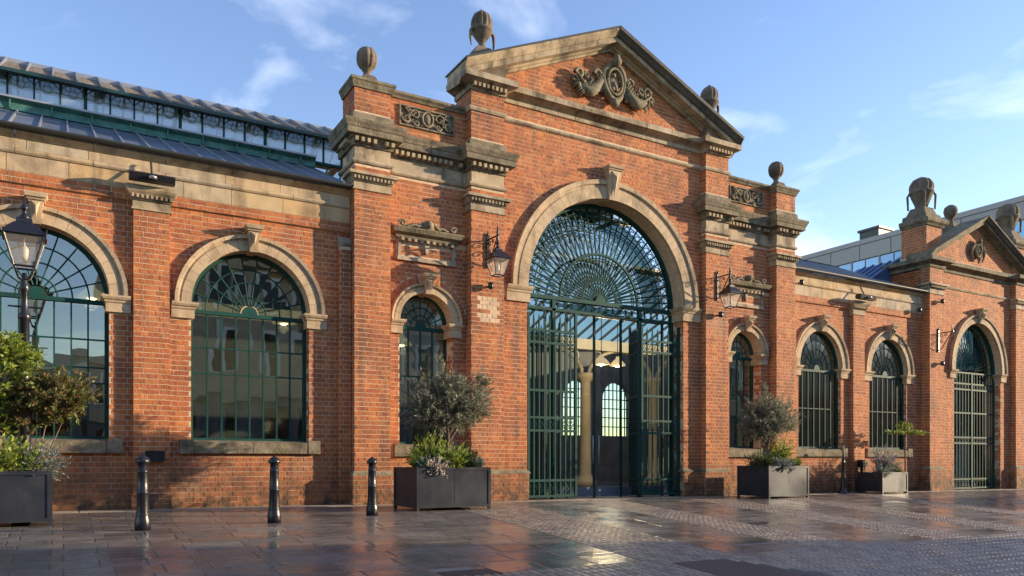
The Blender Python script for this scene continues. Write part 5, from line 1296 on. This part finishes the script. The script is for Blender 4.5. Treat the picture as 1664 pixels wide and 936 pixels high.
MB().box(46, 47.4, 16.6, 18.0, 15.0, 15.95).build('plant_room', 'gutter', r); MB().box(45.9, 47.5, 16.5, 18.1, 15.95, 16.1).build('plant_room_cap', 'gutter', r)

# ------------------------------------------------------------------ opposite side of the street (behind the camera; seen in the panes)
def street_front(x0, x1, h, m_, label, y=-22, depth=9, storeys=3):
    z = gz(x0) - .3
    r = thing('street_building', label, 'building', ((x0 + x1) / 2, y, 0))
    cx_ = (x0 + x1) / 2; w = (x1 - x0) / 2
    MB().box(-w, w, -depth, 0, z, h).build('wall', m_, r)
    MB().box(-w, w, .0, .03, z, 3.7).build('shopfront', 'shop', r); MB().box(-w - .1, w + .1, 0.02, .30, h - .5, h).build('cornice', m_, r); MB().box(-w, w, 0.02, .35, 3.7, 4.2).build('shop_cornice', 'render_a', r)
    n = max(2, int((x1 - x0) / 1.7))
    for i in range(n):
        xx = -w + (2 * w) * (i + .5) / n
        MB().box(xx - .40, xx + .40, .031, .06, .5, 3.2).build('shop_window', 'shopglass', r); MB().box(xx + .42, xx + .62, 0, .14, -.3, 3.6).build('pilaster', 'shop', r); MB().box(xx - .62, xx - .42, 0, .14, -.3, 3.6).build('pilaster', 'shop', r)
        for s in range(storeys - 1):
            zz = 4.9 + s * 3.0
            if zz + 1.9 > h - .6: continue
            wn_ = MB().box(xx - .62, xx + .62, 0, .10, zz - .12, zz + 2.05).build('window', 'white', r); MB().box(xx - .46, xx + .46, .10, .13, zz, zz + 1.9).build('pane', 'shopglass', wn_)
            MB().box(xx - .03, xx + .03, .13, .16, zz, zz + 1.9).box(xx - .46, xx + .46, .13, .155, zz + .92, zz + .98).build('sash_bar', 'render_c', wn_)
street_front(1.9, 13.5, 10.6, 'render_a', 'buff stone street building with dark shopfront, mirrored in the big window')
street_front(13.6, 26, 9.2, 'render_c', 'grey rendered street building next to the buff one, mirrored by the gate')
street_front(26.1, 39, 10.0, 'render_a', 'second buff street building, broad and three storeys high')
street_front(39.1, 61, 5.4, 'render_b', 'low red brick street building of one storey, wide', storeys=1)
street_front(61.1, 90, 10.2, 'render_c', 'long grey street building at the far right end of the row')
street_front(30, 150, 19, 'render_a', 'tall buff block added unseen behind the row to fill pane reflections', y=-62, storeys=5)  # added block: fills the right-hand panes' reflections in place of bright low sky
street_front(-11, 7, 8, 'render_c', 'plain grey building closing the side street, mirrored in the left-edge window', y=-46)
street_front(-30, -12, 9, 'render_b', 'red brick street building beyond the side street on the left', y=-34)
